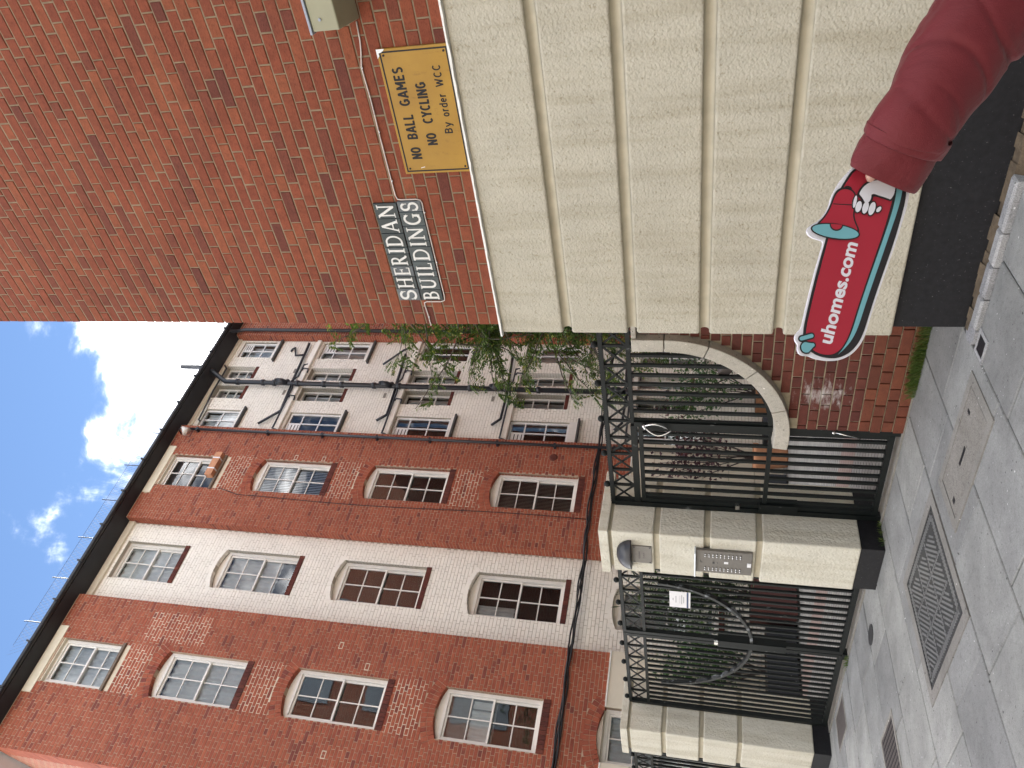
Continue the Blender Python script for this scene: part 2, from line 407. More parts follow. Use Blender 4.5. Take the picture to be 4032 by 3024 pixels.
c = mixcol(nt, .5, c, ramp(nt, g, [(.28, (.55, .48, .4)), (.42, G(1))]), 'MULTIPLY')
L(nt, c, b.inputs['Base Color']); b.inputs['Roughness'].default_value = .35; M['yellow'] = mt
M['black_print'] = simple('black_print', (.008, .007, .007), .75, .1, 20)
M['tile_a'] = simple('tile_dark_green', (.020, .032, .034), .22, .3, 14)
M['tile_b'] = simple('tile_slate_green', (.045, .062, .066), .25, .3, 14)
M['tile_c'] = simple('tile_grey', (.085, .10, .11), .3, .3, 14)
M['tile_letter'] = simple('tile_letter', (.66, .65, .62), .35, .12, 40)
M['white_cable'] = simple('white_cable', (.62, .55, .50), .6, .15, 30)
M['black_cable'] = simple('black_cable', (.010, .010, .012), .5, .3, 10)
M['box_olive'] = simple('box_paint', (.30, .29, .19), .45, .08, 8)
M['box_lid'] = simple('box_lid', (.30, .33, .40), .35, .08, 8)
M['terracotta'] = simple('terracotta', (.50, .24, .13), .8, .15, 6, .3, 60)
M['maroon'] = simple('maroon_planter', (.075, .022, .020), .6, .15, 6)
M['navy'] = simple('navy_planter', (.012, .015, .024), .5, .15, 6)
M['soil'] = simple('soil', (.04, .03, .02), .95, .3, 20)
M['timber'] = simple('timber_planter', (.26, .12, .055), .75, .2, 14)
M['bark'] = simple('bark', (.10, .085, .07), .9, .25, 20, .6, 50)
M['stem_dark'] = simple('stem_dark', (.035, .025, .022), .8, .25, 20)
def leaf_mat(name, stops, rough=.5):
    mt, nt, b = new_mat(name)
    geo = N(nt, 'ShaderNodeNewGeometry')
    c = ramp(nt, geo.outputs['Random Per Island'], stops)
    L(nt, c, b.inputs['Base Color']); b.inputs['Roughness'].default_value = rough
    out = [n for n in nt.nodes if n.type == 'OUTPUT_MATERIAL'][0]
    t = N(nt, 'ShaderNodeBsdfTranslucent'); L(nt, mixcol(nt, 1, c, (1.3, 1.5, .7), 'MULTIPLY'), t.inputs[0])
    mx = N(nt, 'ShaderNodeMixShader'); mx.inputs[0].default_value = .3
    L(nt, b.outputs[0], mx.inputs[1]); L(nt, t.outputs[0], mx.inputs[2]); L(nt, mx.outputs[0], out.inputs[0])
    return mt
M['leaf_robinia'] = leaf_mat('leaf_robinia', [(0, (.055, .10, .03)), (.5, (.085, .14, .04)), (.85, (.12, .17, .05)), (.95, (.26, .28, .07)), (1, (.34, .30, .08))])
M['leaf_oleander'] = leaf_mat('leaf_oleander', [(0, (.025, .05, .025)), (.6, (.045, .08, .035)), (1, (.08, .12, .05))], .4)
M['leaf_green'] = leaf_mat('leaf_green', [(0, (.03, .075, .025)), (.6, (.05, .11, .035)), (1, (.09, .16, .05))], .4)
M['leaf_olive'] = leaf_mat('leaf_olive', [(0, (.10, .12, .09)), (1, (.2, .22, .18))], .4)
M['leaf_purple'] = leaf_mat('leaf_purple', [(0, (.035, .012, .022)), (.6, (.055, .018, .03)), (1, (.10, .035, .045))], .45)
M['grass'] = leaf_mat('grass_blade', [(0, (.05, .10, .02)), (.6, (.09, .15, .03)), (1, (.18, .2, .06))], .6)
M['sleeve'] = None
mt, nt, b = new_mat('red_jacket')
f = math_n(nt, 'ADD', math_n(nt, 'MULTIPLY', noise(nt, 700, 2), .12), noise(nt, 13, 4, .5, (1, 1.5, .8), dist=1.2)); g = noise(nt, 9, 4)
c = ramp(nt, g, [(.3, (.120, .010, .015)), (.7, (.150, .014, .020))]); L(nt, c, b.inputs['Base Color'])
b.inputs['Roughness'].default_value = .6; b.inputs['Specular IOR Level'].default_value = .35
b.inputs['Sheen Weight'].default_value = .08; b.inputs['Sheen Roughness'].default_value = .5
bump(nt, b, f, .55, .012); M['sleeve'] = mt
M['skin'] = None
mt, nt, b = new_mat('skin'); c = ramp(nt, noise(nt, 30, 4), [(.3, (.50, .31, .25)), (.7, (.58, .37, .30))]); L(nt, c, b.inputs['Base Color'])
b.inputs['Roughness'].default_value = .5; b.inputs['Subsurface Weight'].default_value = .08; b.inputs['Subsurface Radius'].default_value = (.01, .004, .002); M['skin'] = mt
M['nail'] = simple('nail', (.66, .45, .38), .3, .05, 20)
M['hair'] = simple('hair', (.012, .010, .009), .5, .2, 60)
M['trousers'] = simple('trousers', (.02, .022, .03), .9, .15, 40)
M['shoe'] = simple('shoe', (.5, .5, .5), .6, .1, 30)
M['pl_white'] = simple('placard_white', (.74, .74, .80), .4, .02, 10)
M['pl_black'] = simple('placard_black', (.020, .018, .020), .4, .05, 10)
M['pl_red'] = simple('placard_red', (.38, .022, .042), .42, .04, 10)
M['pl_teal'] = simple('placard_teal', (.17, .42, .48), .42, .03, 10)
M['paper'] = simple('paper', (.78, .78, .80), .6, .03, 10)
M['print_navy'] = simple('print_navy', (.025, .05, .14), .5, .05, 10)
M['print_grey'] = simple('print_grey', (.30, .31, .33), .6, .05, 10)
M['fence_wire'] = simple('fence_wire', (.06, .065, .08), .5, .1, 10, metal=.4)
M['roof'] = simple('roof_glare_white', (.72, .72, .74), .7, .06, 5)  # white paints in the overexposed glare along the roof edge
M['flood_white'] = simple('floodlight_body', (.66, .62, .56), .4, .08, 20)
M['stone_vent'] = simple('vent_grille', (.42, .38, .32), .8, .1, 20)

# ------------------------------------------------------------------ the ground
SL = -0.075        # the slab columns run slightly off square to the wall
gnd = MB().box(-300, 300, -300, 300, -.4, -.13).build('ground', M['asphalt']); kind(gnd, 'structure')
pav = MB().box(-16, 9, -1.2, 4.99, -.129, -.022).build('pavement', M['slab_joint']); kind(pav, 'structure')
slab_cache = {}
def slab_at(xc, y0, y1, wd):
    key = (round(wd, 2), round(y1-y0, 2), RN.randint(0, 2))
    if key not in slab_cache:
        a, bb = key[0]/2-.0055, key[1]/2-.0055
        r = random.Random(hash(key) & 0xffff)
        mb = MB(); c = .006
        def P(x, y, z): return (x+SL*y+r.uniform(-.0015, .0015), y+r.uniform(-.0015, .0015), z)
        lo = [(-a,-bb),(a,-bb),(a,bb),(-a,bb)]
        V = [P(x,y,-.05) for x,y in lo]+[P(x,y,-c) for x,y in lo]+[P(x*(1-c/a),y*(1-c/bb),0) for x,y in lo]
        F = [(8,9,10,11)]+[(4+i,4+(i+1)%4,8+(i+1)%4,8+i) for i in range(4)]+[(i,(i+1)%4,4+(i+1)%4,4+i) for i in range(4)]
        mb.add(V, F); slab_cache[key] = mb.mesh('paving_slab', M['slab'])
    yc = (y0+y1)/2
    o = place('paving_slab', slab_cache[key], pav, (xc+SL*(yc-3.5), yc, RN.uniform(-.003, .0)), (RN.uniform(-.002, .002), RN.uniform(-.002, .002), 0))
cols = [-3.03-.612*k for k in range(-6, 14)]
for ci, xr in enumerate(cols):
    xl = xr-.612
    off = 2.56 if ci % 2 else 2.71
    ys = [off+.77*k+RN.uniform(-.012, .012) for k in range(-4, 4)]
    ys = [y for y in ys if y < 4.70]+[4.80 if xr > -9.2 or True else 0]
    near = xr > -2.9
    top = 3.99 if xr > -3.0 else 4.84
    ys = [y for y in ys if y < top-.12]+[top]
    for y0, y1 in zip(ys[:-1], ys[1:]):
        slab_at((xl+xr)/2, y0, y1, .612)
# concrete threshold below the gates
MB().box(-12.6, -3.05, 4.845, 4.99, -.1, .006).build('threshold', M['concrete_rim'], pav)
yard = MB().box(-14, -2.95, 4.992, 19, -.125, -.004).build('courtyard_paving', M['setts']); kind(yard, 'structure')

def skewed(cx, cy, pts, z0, z1, mb):
    """flat polygon given in slab space round a centre"""
    V = [(cx+x+SL*y, cy+y, z0) for x, y in pts]+[(cx+x+SL*y, cy+y, z1) for x, y in pts]; n = len(pts)
    mb.add(V, [tuple(range(n, 2*n)), tuple(range(n))[::-1]]+[(i, (i+1) % n, (i+1) % n+n, i+n) for i in range(n)])
def ring(cx, cy, ox, oy, ix, iy, z0, z1):
    mb = MB()
    for p in ([(-ox,-oy),(ox,-oy),(ix,-iy),(-ix,-iy)], [(ox,-oy),(ox,oy),(ix,iy),(ix,-iy)], [(ox,oy),(-ox,oy),(-ix,iy),(ix,iy)], [(-ox,oy),(-ox,-oy),(-ix,-iy),(-ix,iy)]):
        skewed(cx, cy, p, z0, z1, mb)
    return mb
R4 = lambda a, b: [(-a,-b),(a,-b),(a,b),(-a,b)]
# aggregate concrete cover
cx, cy = -3.63, 3.70
t = thing('concrete_cover', 'speckled concrete access cover with a lifting slot set in the paving', 'access cover', group='covers set in the paving')
ring(cx, cy, .475, .235, .405, .178, -.02, .005).build('rim', M['concrete_rim'], t)
mb = MB(); skewed(cx, cy, R4(.398, .172), -.02, .003, mb); lid = mb.build('lid', M['concrete'], t)
mb = MB()
for dx, dy, a, b_ in ((-.02, .0, .075, .014), (.25, .10, .012, .02), (-.33, -.08, .02, .02)): skewed(cx+dx, cy+dy, R4(a, b_), .003, .0045, mb)
mb.build('lifting_slot', M['plinth'], lid)
# ribbed iron cover
cx, cy = -4.785, 3.487
t = thing('iron_cover', 'large square ribbed iron access cover in a pale concrete surround', 'access cover', group='covers set in the paving')
ring(cx, cy, .53, .53, .452, .452, -.02, .004).build('surround', M['concrete_rim'], t)
ring(cx, cy, .447, .447, .432, .432, -.02, .004).build('frame', M['iron_cover'], t)
mb = MB(); skewed(cx, cy, R4(.428, .428), -.02, .001, mb); pl = mb.build('plate', M['iron_cover'], t)
mb = MB()
def rib(x0, y0, x1, y1, wd):
    d = Vector((x1-x0, y1-y0)); 
    if d.length < .02: return
    n = Vector((-d.y, d.x)).normalized()*wd/2
    skewed(cx, cy, [(x0-n.x, y0-n.y), (x1-n.x, y1-n.y), (x1+n.x, y1+n.y), (x0+n.x, y0+n.y)], .001, .005, mb)
for side in range(4):               # border of short ribs
    for k in range(27):
        u = -.40+k*.0305
        a, c_ = {0: ((u,-.42),(u+.02,-.375)), 1: ((u,.375),(u+.02,.42)), 2: ((-.42,u),(-.375,u+.02)), 3: ((.375,u),(.42,u+.02))}[side]
        rib(a[0], a[1], c_[0], c_[1], .018)
cs = .245
for i in range(3):
    for j in range(3):
        x0 = -.3625+i*.2425; y0 = -.3625+j*.2425; s_ = .205
        for k in range(-4, 5):       # diagonal ribs clipped to the cell
            cc = k*.046
            lo = max(0, -cc); hi = min(s_, s_-cc)
            if hi-lo > .03: rib(x0+lo, y0+s_-lo-cc, x0+hi, y0+s_-hi-cc, .016)
for i in range(1, 3):               # studs in the bands between cells
    for k in range(26):
        u = -.36+k*.0285; vv = -.3625+i*.2425-.018
        for a, b_ in ((u, vv), (vv, u)):
            skewed(cx+a, cy+b_, [(.0125*math.cos(q*math.pi/3), .0125*math.sin(q*math.pi/3)) for q in range(6)], .001, .004, mb)
kind(mb.build('raised_pattern', M['iron_cover_hi'], pl), 'stuff')
# brown perforated cover, sunken dark cover, oval drain, little hydrant cover
cx, cy = -6.62, 3.22
t = thing('perforated_cover', 'brown perforated iron cover in the paving beyond the ribbed one', 'access cover', group='covers set in the paving')
ring(cx, cy, .27, .30, .235, .265, -.02, .004).build('rim', M['concrete_rim'], t)
mb = MB(); skewed(cx, cy, R4(.23, .26), -.02, .002, mb); pl = mb.build('plate', M['brown_cover'], t)
mb = MB()
for i in range(9):
    for j in range(10): skewed(cx-.2+i*.05, cy-.225+j*.05, R4(.016, .010), .002, .0035, mb)
kind(mb.build('perforation', M['plinth'], pl), 'stuff')
cx, cy = -8.66, 4.55
t = thing('sunken_cover', 'dark weathered cover with pale rim beside the double gate', 'access cover', group='covers set in the paving')
ring(cx, cy, .30, .21, .27, .18, -.02, .004).build('rim', M['concrete_rim'], t)
mb = MB(); skewed(cx, cy, R4(.265, .175), -.02, .002, mb); mb.build('plate', M['brown_cover'], t)
t = thing('drain_cover', 'small oval iron stop cover in the paving before the double gate', 'drain cover', (-6.68, 4.39, 0))
mb = MB(); mb.lathe([(.115, -.02), (.115, .003), (.095, .005)], n=20); o = mb.build('rim', M['iron_cover'], t); o.scale = (1, .75, 1)
mb = MB(); mb.lathe([(.09, -.02), (.09, .0045)], n=20); o = mb.build('lid', M['brown_cover'], t); o.scale = (1, .75, 1)
cx, cy = -2.975, 3.91
t = thing('hydrant_cover', 'tiny black square cover with white painted rim by the wall corner', 'access cover', group='covers set in the paving')
ring(cx, cy, .082, .078, .056, .054, -.02, .005).build('rim', M['edging'], t)
mb = MB(); skewed(cx, cy, R4(.054, .052), -.02, .004, mb); mb.build('lid', M['plinth'], t)

# ------------------------------------------------------------------ brick laying
def lay(s0, s1, z0, z1, ch, holes, joint=.010, st=.215, hd=.1025, phase=0, bond='flemish'):
    """rects (a,b,za,zb) of bricks; holes(z) -> intervals kept free"""
    out = []; k = 0; z = z0
    while z < z1-.02:
        zt = min(z+ch, z1)
        if bond == 'flemish':
            seq = [st, hd] if k % 2 == 0 else [hd, st]
            x = s0-((st-hd)/2+.0 if k % 2 else 0)-phase
            if k % 2: x = s0-phase+(st-hd)/2-(st+hd+2*joint)
        else:
            seq = [st]; x = s0-phase-(st/2 if k % 2 else 0)
        i = 0; zm = (z+zt)/2; H = sorted(holes(zm))
        while x < s1:
            ln = seq[i % len(seq)]
            if RN.random() < .03: ln = st if ln == hd else hd
            a, b_ = x+RN.uniform(-.0015, .0015), x+ln+RN.uniform(-.0015, .0015)
            segs = [(max(a, s0), min(b_, s1))]
            for h0, h1 in H:
                ns = []
                for p, q in segs:
                    if q <= h0 or p >= h1: ns.append((p, q)); continue
                    if p < h0: ns.append((p, h0))
                    if q > h1: ns.append((h1, q))
                segs = ns
            for p, q in segs:
                if q-p > .025: out.append((p, q, z+joint/2, zt-joint/2))
            x += ln+joint; i += 1
        z += ch; k += 1
    return out
unit_cache = {}
def bricks(rects, mat, parent, yfront, depth, eye, limit, rest_name='brickwork', jit=.0022, ch=.0035, to_world=None, single='brick'):
    """the `limit` bricks nearest the eye as objects of their own, the rest joined"""
    tw = to_world or (lambda p: p)
    rects = sorted(rects, key=lambda r: (tw(Vector(((r[0]+r[1])/2, yfront, (r[2]+r[3])/2)))-eye).length)
    for r in rects[:limit]:
        wd = round((r[1]-r[0])/.006)*.006; hg = round(r[3]-r[2], 3)
        key = (wd, hg, mat.name)
        if key not in unit_cache:
            unit_cache[key] = MB().cbox(-wd/2, wd/2, 0, depth, -hg/2, hg/2, ch).mesh('brick', mat)
        place(single, unit_cache[key], parent, ((r[0]+r[1])/2, yfront+RN.uniform(-jit, jit), (r[2]+r[3])/2),
              (RN.uniform(-.008, .008), RN.uniform(-.004, .004), RN.uniform(-.006, .006)))
    rest = rects[limit:]
    if rest:
        mb = MB()
        for r in rest:
            y = yfront+RN.uniform(-jit, jit)
            mb.cbox(r[0], r[1], y, y+depth, r[2], r[3], ch)
        kind(mb.build(rest_name, mat, parent), 'stuff')
def panel(mb, s0, s1, z0, z1, y, rects, back):
    """wall sheet with rectangular openings and their reveals"""
    xs = sorted({s0, s1, *[v for r in rects for v in (r[0], r[1]) if s0 < v < s1]})
    zs = sorted({z0, z1, *[v for r in rects for v in (r[2], r[3]) if z0 < v < z1]})
    for a, b_ in zip(xs[:-1], xs[1:]):
        for c_, d in zip(zs[:-1], zs[1:]):
            mx_, mz = (a+b_)/2, (c_+d)/2
            if any(r[0] < mx_ < r[1] and r[2] < mz < r[3] for r in rects): continue
            mb.add([(a,y,c_),(b_,y,c_),(b_,y,d),(a,y,d)], [(0,1,2,3)])
    for r in rects:
        a, b_, c_, d = r[:4]
        for q in ([(a,y,c_),(a,y,d),(a,back,d),(a,back,c_)], [(b_,y,d),(b_,y,c_),(b_,back,c_),(b_,back,d)], [(a,y,d),(b_,y,d),(b_,back,d),(a,back,d)], [(b_,y,c_),(a,y,c_),(a,back,c_),(b_,back,c_)]):
            mb.add(q, [(0,1,2,3)])

# ------------------------------------------------------------------ near building on the corner
NX, NY = -3.01, 4.14
CH = .0774
nb = thing('corner_building', 'red brick corner building with cream rusticated base and black plinth', 'building')
MB().box(NX+.004, 9, NY+.0045, 18, 2.86, 14.6).build('wall', M['mortar'], nb)
MB().box(1.2, 9, NY-.002, NY+.004, 2.90, 14.6).build('far_brickwork', M['far_brick'], nb)
MB().box(NX+.02, 1.2, NY-.002, NY+.004, 7.9, 14.6).build('high_brickwork', M['far_brick'], nb)
MB().box(NX-.0, NX+.0035, NY+.2, 18, 2.90, 14.6).build('court_face', M['far_brick'], nb)
for ya, yb in ((4.9, 6.5), (9.1, 11.0), (12.3, 14.3)): MB().box(NX-.012, NX-.001, ya, yb, 0, 14.5).build('bounce_bay', M['white_brick'], nb)  # unseen white bays added to bounce sunlight onto the wing
for k in range(4):
    for j in range(4): MB().box(NX-.022, NX-.013, 5.0+j*2.6, 5.9+j*2.6, 4.1+2.85*k, 5.8+2.85*k).build('court_window', M['frosted'], nb)
rects = lay(NX, 1.2, 2.895, 7.89, CH, lambda z: [], phase=.07, joint=.0088)
bricks(rects, M['brick'], nb, NY, .03, CAMPOS+Vector((-.4, 0, .6)), 300)
# quoin ends on the court side
mb = MB()
k = 0; z = 2.895
while z < 7.85:
    ln = .1025 if k % 2 else .215
    mb.box(NX, NX+.03, NY+.032, NY+.032+ln-.03, z+.005, z+CH-.005); z += CH; k += 1
kind(mb.build('quoin_brick', M['brick'], nb), 'stuff')
# cream bands with half-round grooves
CX, CY = -3.05, 4.10
zs = [.432, 1.085, 1.535, 1.994, 2.426, 2.878]
gh = .029
for i in range(5):
    z0 = zs[i]+(gh if i else 0); z1 = zs[i+1]-(gh if i < 4 else 0)
    o = MB().box(CX, 9, CY, 5.0, z0, z1).build('render_band', M['cream'], nb)
    bevel(o, .016 if i else .012, 3)
for z in zs[1:5]:
    mb = MB(); n = 10
    prof = [(CY+.006+.030*math.sin(math.pi*q/n), z+gh*1.02*math.cos(math.pi*q/n)) for q in range(n+1)]
    V = [(CX+.034, y, zz) for y, zz in prof]+[(9, y, zz) for y, zz in prof]
    mb.add(V, [(q, q+1, q+n+2, q+n+1) for q in range(n)])
    mb.box(CX+.034, 9, CY+.036, 4.9, z-gh-.002, z+gh+.002)
    auto_smooth(mb.build('groove', M['cream_groove'], nb))
# dripping lip along the top of the render
mb = MB(); x = CX-.018
pts = []
while x < 9:
    pts.append(x); x += .045 if x < 1.5 else .8
V = []; F = []
for i, x in enumerate(pts):
    d = RN.uniform(-.003, .003)
    V += [(x, 4.138, 2.897), (x, 4.080+d, 2.889+d*.4), (x, 4.078+d, 2.877+RN.uniform(-.003, .002)), (x, 4.104, 2.873)]
for i in range(len(pts)-1):
    for j in range(3): F.append((4*i+j, 4*i+j+1, 4*i+4+j+1, 4*i+4+j))
mb.add(V, F); auto_smooth(mb.build('drip_edge', M['white_lip'], nb, fixn=False), 50)
MB().box(CX-.01, NX+.3, 4.10, 5.0, 2.874, 2.884).build('ledge', M['white_lip'], nb)
bevel(MB().box(NX, 9, NY, 5.0, .028, .434).build('plinth', M['plinth'], nb), .006)
# granite-like edging blocks and the dirt line at the foot of the plinth
x = -2.93
k = 0
while x < 4:
    ln = RN.choice((.17, .21, .24, .30))
    if not (k in (4, 5, 9)):
        o = MB().tbox(x, x+ln-.008, 4.0+RN.uniform(-.004, .004), 4.085, -.05, .034+RN.uniform(-.004, .004), .012).build('edging_block', M['edging'], nb)
        o.rotation_euler = (0, 0, 0)
    x += ln; k += 1
mb = MB(); n = 90
for i in range(n):
    x0 = NX+i*.075; h = .040+RN.uniform(-.012, .010)
    mb.add([(x0, 4.060, -.02), (x0+.078, 4.060, -.02), (x0+.078, 4.085, h*.6), (x0, 4.085, h*.6), (x0+.078, 4.139, h), (x0, 4.139, h)], [(0,1,2,3),(3,2,4,5)])
kind(mb.build('dirt_strip', M['dirt'], nb), 'stuff')
mb = MB()
blk = [(-2.935, 3.99), (-2.90, 4.12), (-2.98, 4.17), (-3.06, 4.10), (-3.045, 4.02), (-2.99, 3.985)]
V = [(x, y, -.02) for x, y in blk]+[(x, y, .024) for x, y in blk]; n = 6
mb.add(V, [tuple(range(n, 2*n))[::-1], *[(i, (i+1) % n, (i+1) % n+n, i+n) for i in range(n)]]); mb.build('edging_block', M['edging'], nb, fixn=True)

# ------------------------------------------------------------------ lettering
def text_mesh(txt, mat, x0, x1, z0, z1, y, parent, name='lettering', bold=.0, space=1.0, thick=.001, rot=None):
    """flat lettering fitted into a box (z0 base line .. z1 capital height)"""
    cu = bpy.data.curves.new('t', 'FONT'); cu.body = txt; cu.size = 1; cu.offset = bold; cu.space_character = space
    cu.extrude = 0; cu.resolution_u = 4
    ob = bpy.data.objects.new('t', cu); COL.objects.link(ob)
    dg = bpy.context.evaluated_depsgraph_get(); me = bpy.data.meshes.new_from_object(ob.evaluated_get(dg))
    bpy.data.objects.remove(ob)
    xs = [v.co.x for v in me.vertices]
    capz = .729 if any(c.isupper() for c in txt) else .55
    sx = (x1-x0)/(max(xs)-min(xs)); sz = (z1-z0)/capz; mn = min(xs)
    for v in me.vertices:
        X = x0+(v.co.x-mn)*sx; Z = z0+v.co.y*sz
        v.co = (X, y, Z)
    me.materials.append(mat)
    return place(name, me, parent)
# letters drawn as strokes: (points, width); unit capital height, thick and thin with serifs
def arc(cx, cz, rx, rz, a0, a1, n=10):
    return [(cx+rx*math.cos(rad(a0+(a1-a0)*i/n)), cz+rz*math.sin(rad(a0+(a1-a0)*i/n))) for i in range(n+1)]
TK, TN, SF = .135, .095, .055
def sf(x, z, w_=.16): return ([(x-w_, z), (x+w_, z)], SF)
GLY = {
 'S': (.56, [(arc(.28, .745, .21, .225, 20, 270, 12)+arc(.28, .27, .24, .25, 90, -160, 12)[1:], TK), ([(.48, .82), (.49, .64)], .05), ([(.05, .20), (.04, .36)], .05)]),
 'H': (.80, [([(.15, 0), (.15, 1)], TK), ([(.65, 0), (.65, 1)], TK), ([(.15, .52), (.65, .52)], .085), sf(.15, .025), sf(.15, .975), sf(.65, .025), sf(.65, .975)]),
 'E': (.62, [([(.15, 0), (.15, 1)], TK), ([(.02, .96), (.56, .96)], .08), ([(.15, .52), (.46, .52)], .08), ([(.02, .04), (.60, .04)], .08), ([(.55, .98), (.55, .80)], .05), ([(.59, .02), (.59, .22)], .05), ([(.46, .62), (.46, .42)], .05)]),
 'R': (.76, [([(.15, 0), (.15, 1)], TK), ([(.02, .96), (.32, .96)]+arc(.32, .73, .21, .23, 90, -90)+[(.15, .50)], .105), ([(.34, .50), (.62, .06), (.72, .03)], TK), sf(.15, .025)]),
 'I': (.32, [([(.16, 0), (.16, 1)], TK), sf(.16, .025, .14), sf(.16, .975, .14)]),
 'D': (.82, [([(.15, 0), (.15, 1)], TK), ([(.02, .96), (.30, .96)]+arc(.32, .5, .38, .46, 90, -90, 14)+[(.02, .04)], .105)]),
 'A': (.80, [([(.10, 0), (.38, .98)], .085), ([(.38, 1.0), (.70, 0)], TK), ([(.20, .32), (.58, .32)], .075), sf(.10, .025, .13), sf(.70, .025, .13)]),
 'N': (.84, [([(.14, 0), (.14, .98)], .085), ([(.10, .98), (.70, .03)], TK), ([(.70, .0), (.70, 1)], .085), sf(.14, .025, .14), sf(.08, .975, .09), sf(.70, .975, .14)]),
 'B': (.66, [([(.15, 0), (.15, 1)], TK), ([(.02, .96), (.30, .96)]+arc(.30, .745, .20, .215, 90, -90)+[(.15, .53)], .10), ([(.30, .53)]+arc(.32, .285, .25, .245, 90, -90)+[(.02, .04)], .105)]),
 'U': (.80, [([(.15, .98), (.15, .35)]+arc(.39, .32, .24, .27, 180, 350, 12), TK), ([(.635, .98), (.635, .25)], .085), sf(.15, .975), sf(.635, .975, .13)]),
 'L': (.58, [([(.15, 0), (.15, 1)], TK), ([(.02, .04), (.54, .04)], .08), ([(.54, .02), (.54, .22)], .05), sf(.15, .975)]),
 'G': (.80, [(arc(.42, .5, .34, .46, 40, 325, 18), TK), ([(.66, .02), (.66, .42)], TK), ([(.50, .42), (.78, .42)], SF), ([(.66, .95), (.67, .72)], .05)]),
}
def stroke(mb, pts, wd, y0, y1):
    """ribbon of constant width along a polyline"""
    P = [Vector((p[0], p[1])) for p in pts]; Lf = []; Rt = []
    for i, p in enumerate(P):
        if i == 0: d = P[1]-P[0]
        elif i == len(P)-1: d = P[-1]-P[-2]
        else: d = (P[i+1]-P[i]).normalized()+(P[i]-P[i-1]).normalized()
        d = d.normalized(); n = Vector((-d.y, d.x))*wd/2
        Lf.append(p+n); Rt.append(p-n)
    for i in range(len(P)-1):
        mb.prism([(Rt[i].x, Rt[i].y), (Rt[i+1].x, Rt[i+1].y), (Lf[i+1].x, Lf[i+1].y), (Lf[i].x, Lf[i].y)], y0, y1)
def letter(ch_, x0, x1, z0, z1, y, mat, parent):
    wdt, st = GLY[ch_]; mb = MB(); cap = z1-z0; kx = (x1-x0)/wdt
    for i, (pts, wd) in enumerate(st):
        stroke(mb, [(x0+p[0]*kx, z0+p[1]*cap) for p in pts], wd*(kx+cap)/2, y-.0018-.00012*i, y+.001)
    return mb.build('letter', mat, parent)

# tiled name sign
sg = thing('name_sign', 'dark green tiled name sign with white serif letters on red brick', 'sign')
r1 = [-2.80, -2.706, -2.605, -2.526, -2.432, -2.384, -2.28, -2.174, -2.066]
r2 = [-2.80, -2.713, -2.612, -2.565, -2.493, -2.382, -2.338, -2.231, -2.132, -2.058]
tone = {0: 'bababaaa', 1: 'abbbbbbbc'}
for row, (xs_, word, z0, z1) in enumerate(((r1, 'SHERIDAN', 3.424, 3.584), (r2, 'BUILDINGS', 3.262, 3.420))):
    for i, c_ in enumerate(word):
        a, b_ = xs_[i]+.0012, xs_[i+1]-.0012
        tl = MB().cbox(a, b_, NY-.014+RN.uniform(-.001, .001), NY+.002, z0+.001, z1-.001, .002).build('tile', M['tile_'+('c' if (row == 0 and i in (0, 2)) else tone[row][i])], sg)
        wd = b_-a; mg = .008 if c_ != 'I' else .004
        letter(c_, a+mg, b_-mg, z0+.024, z1-.022, NY-.0155, M['tile_letter'], tl)
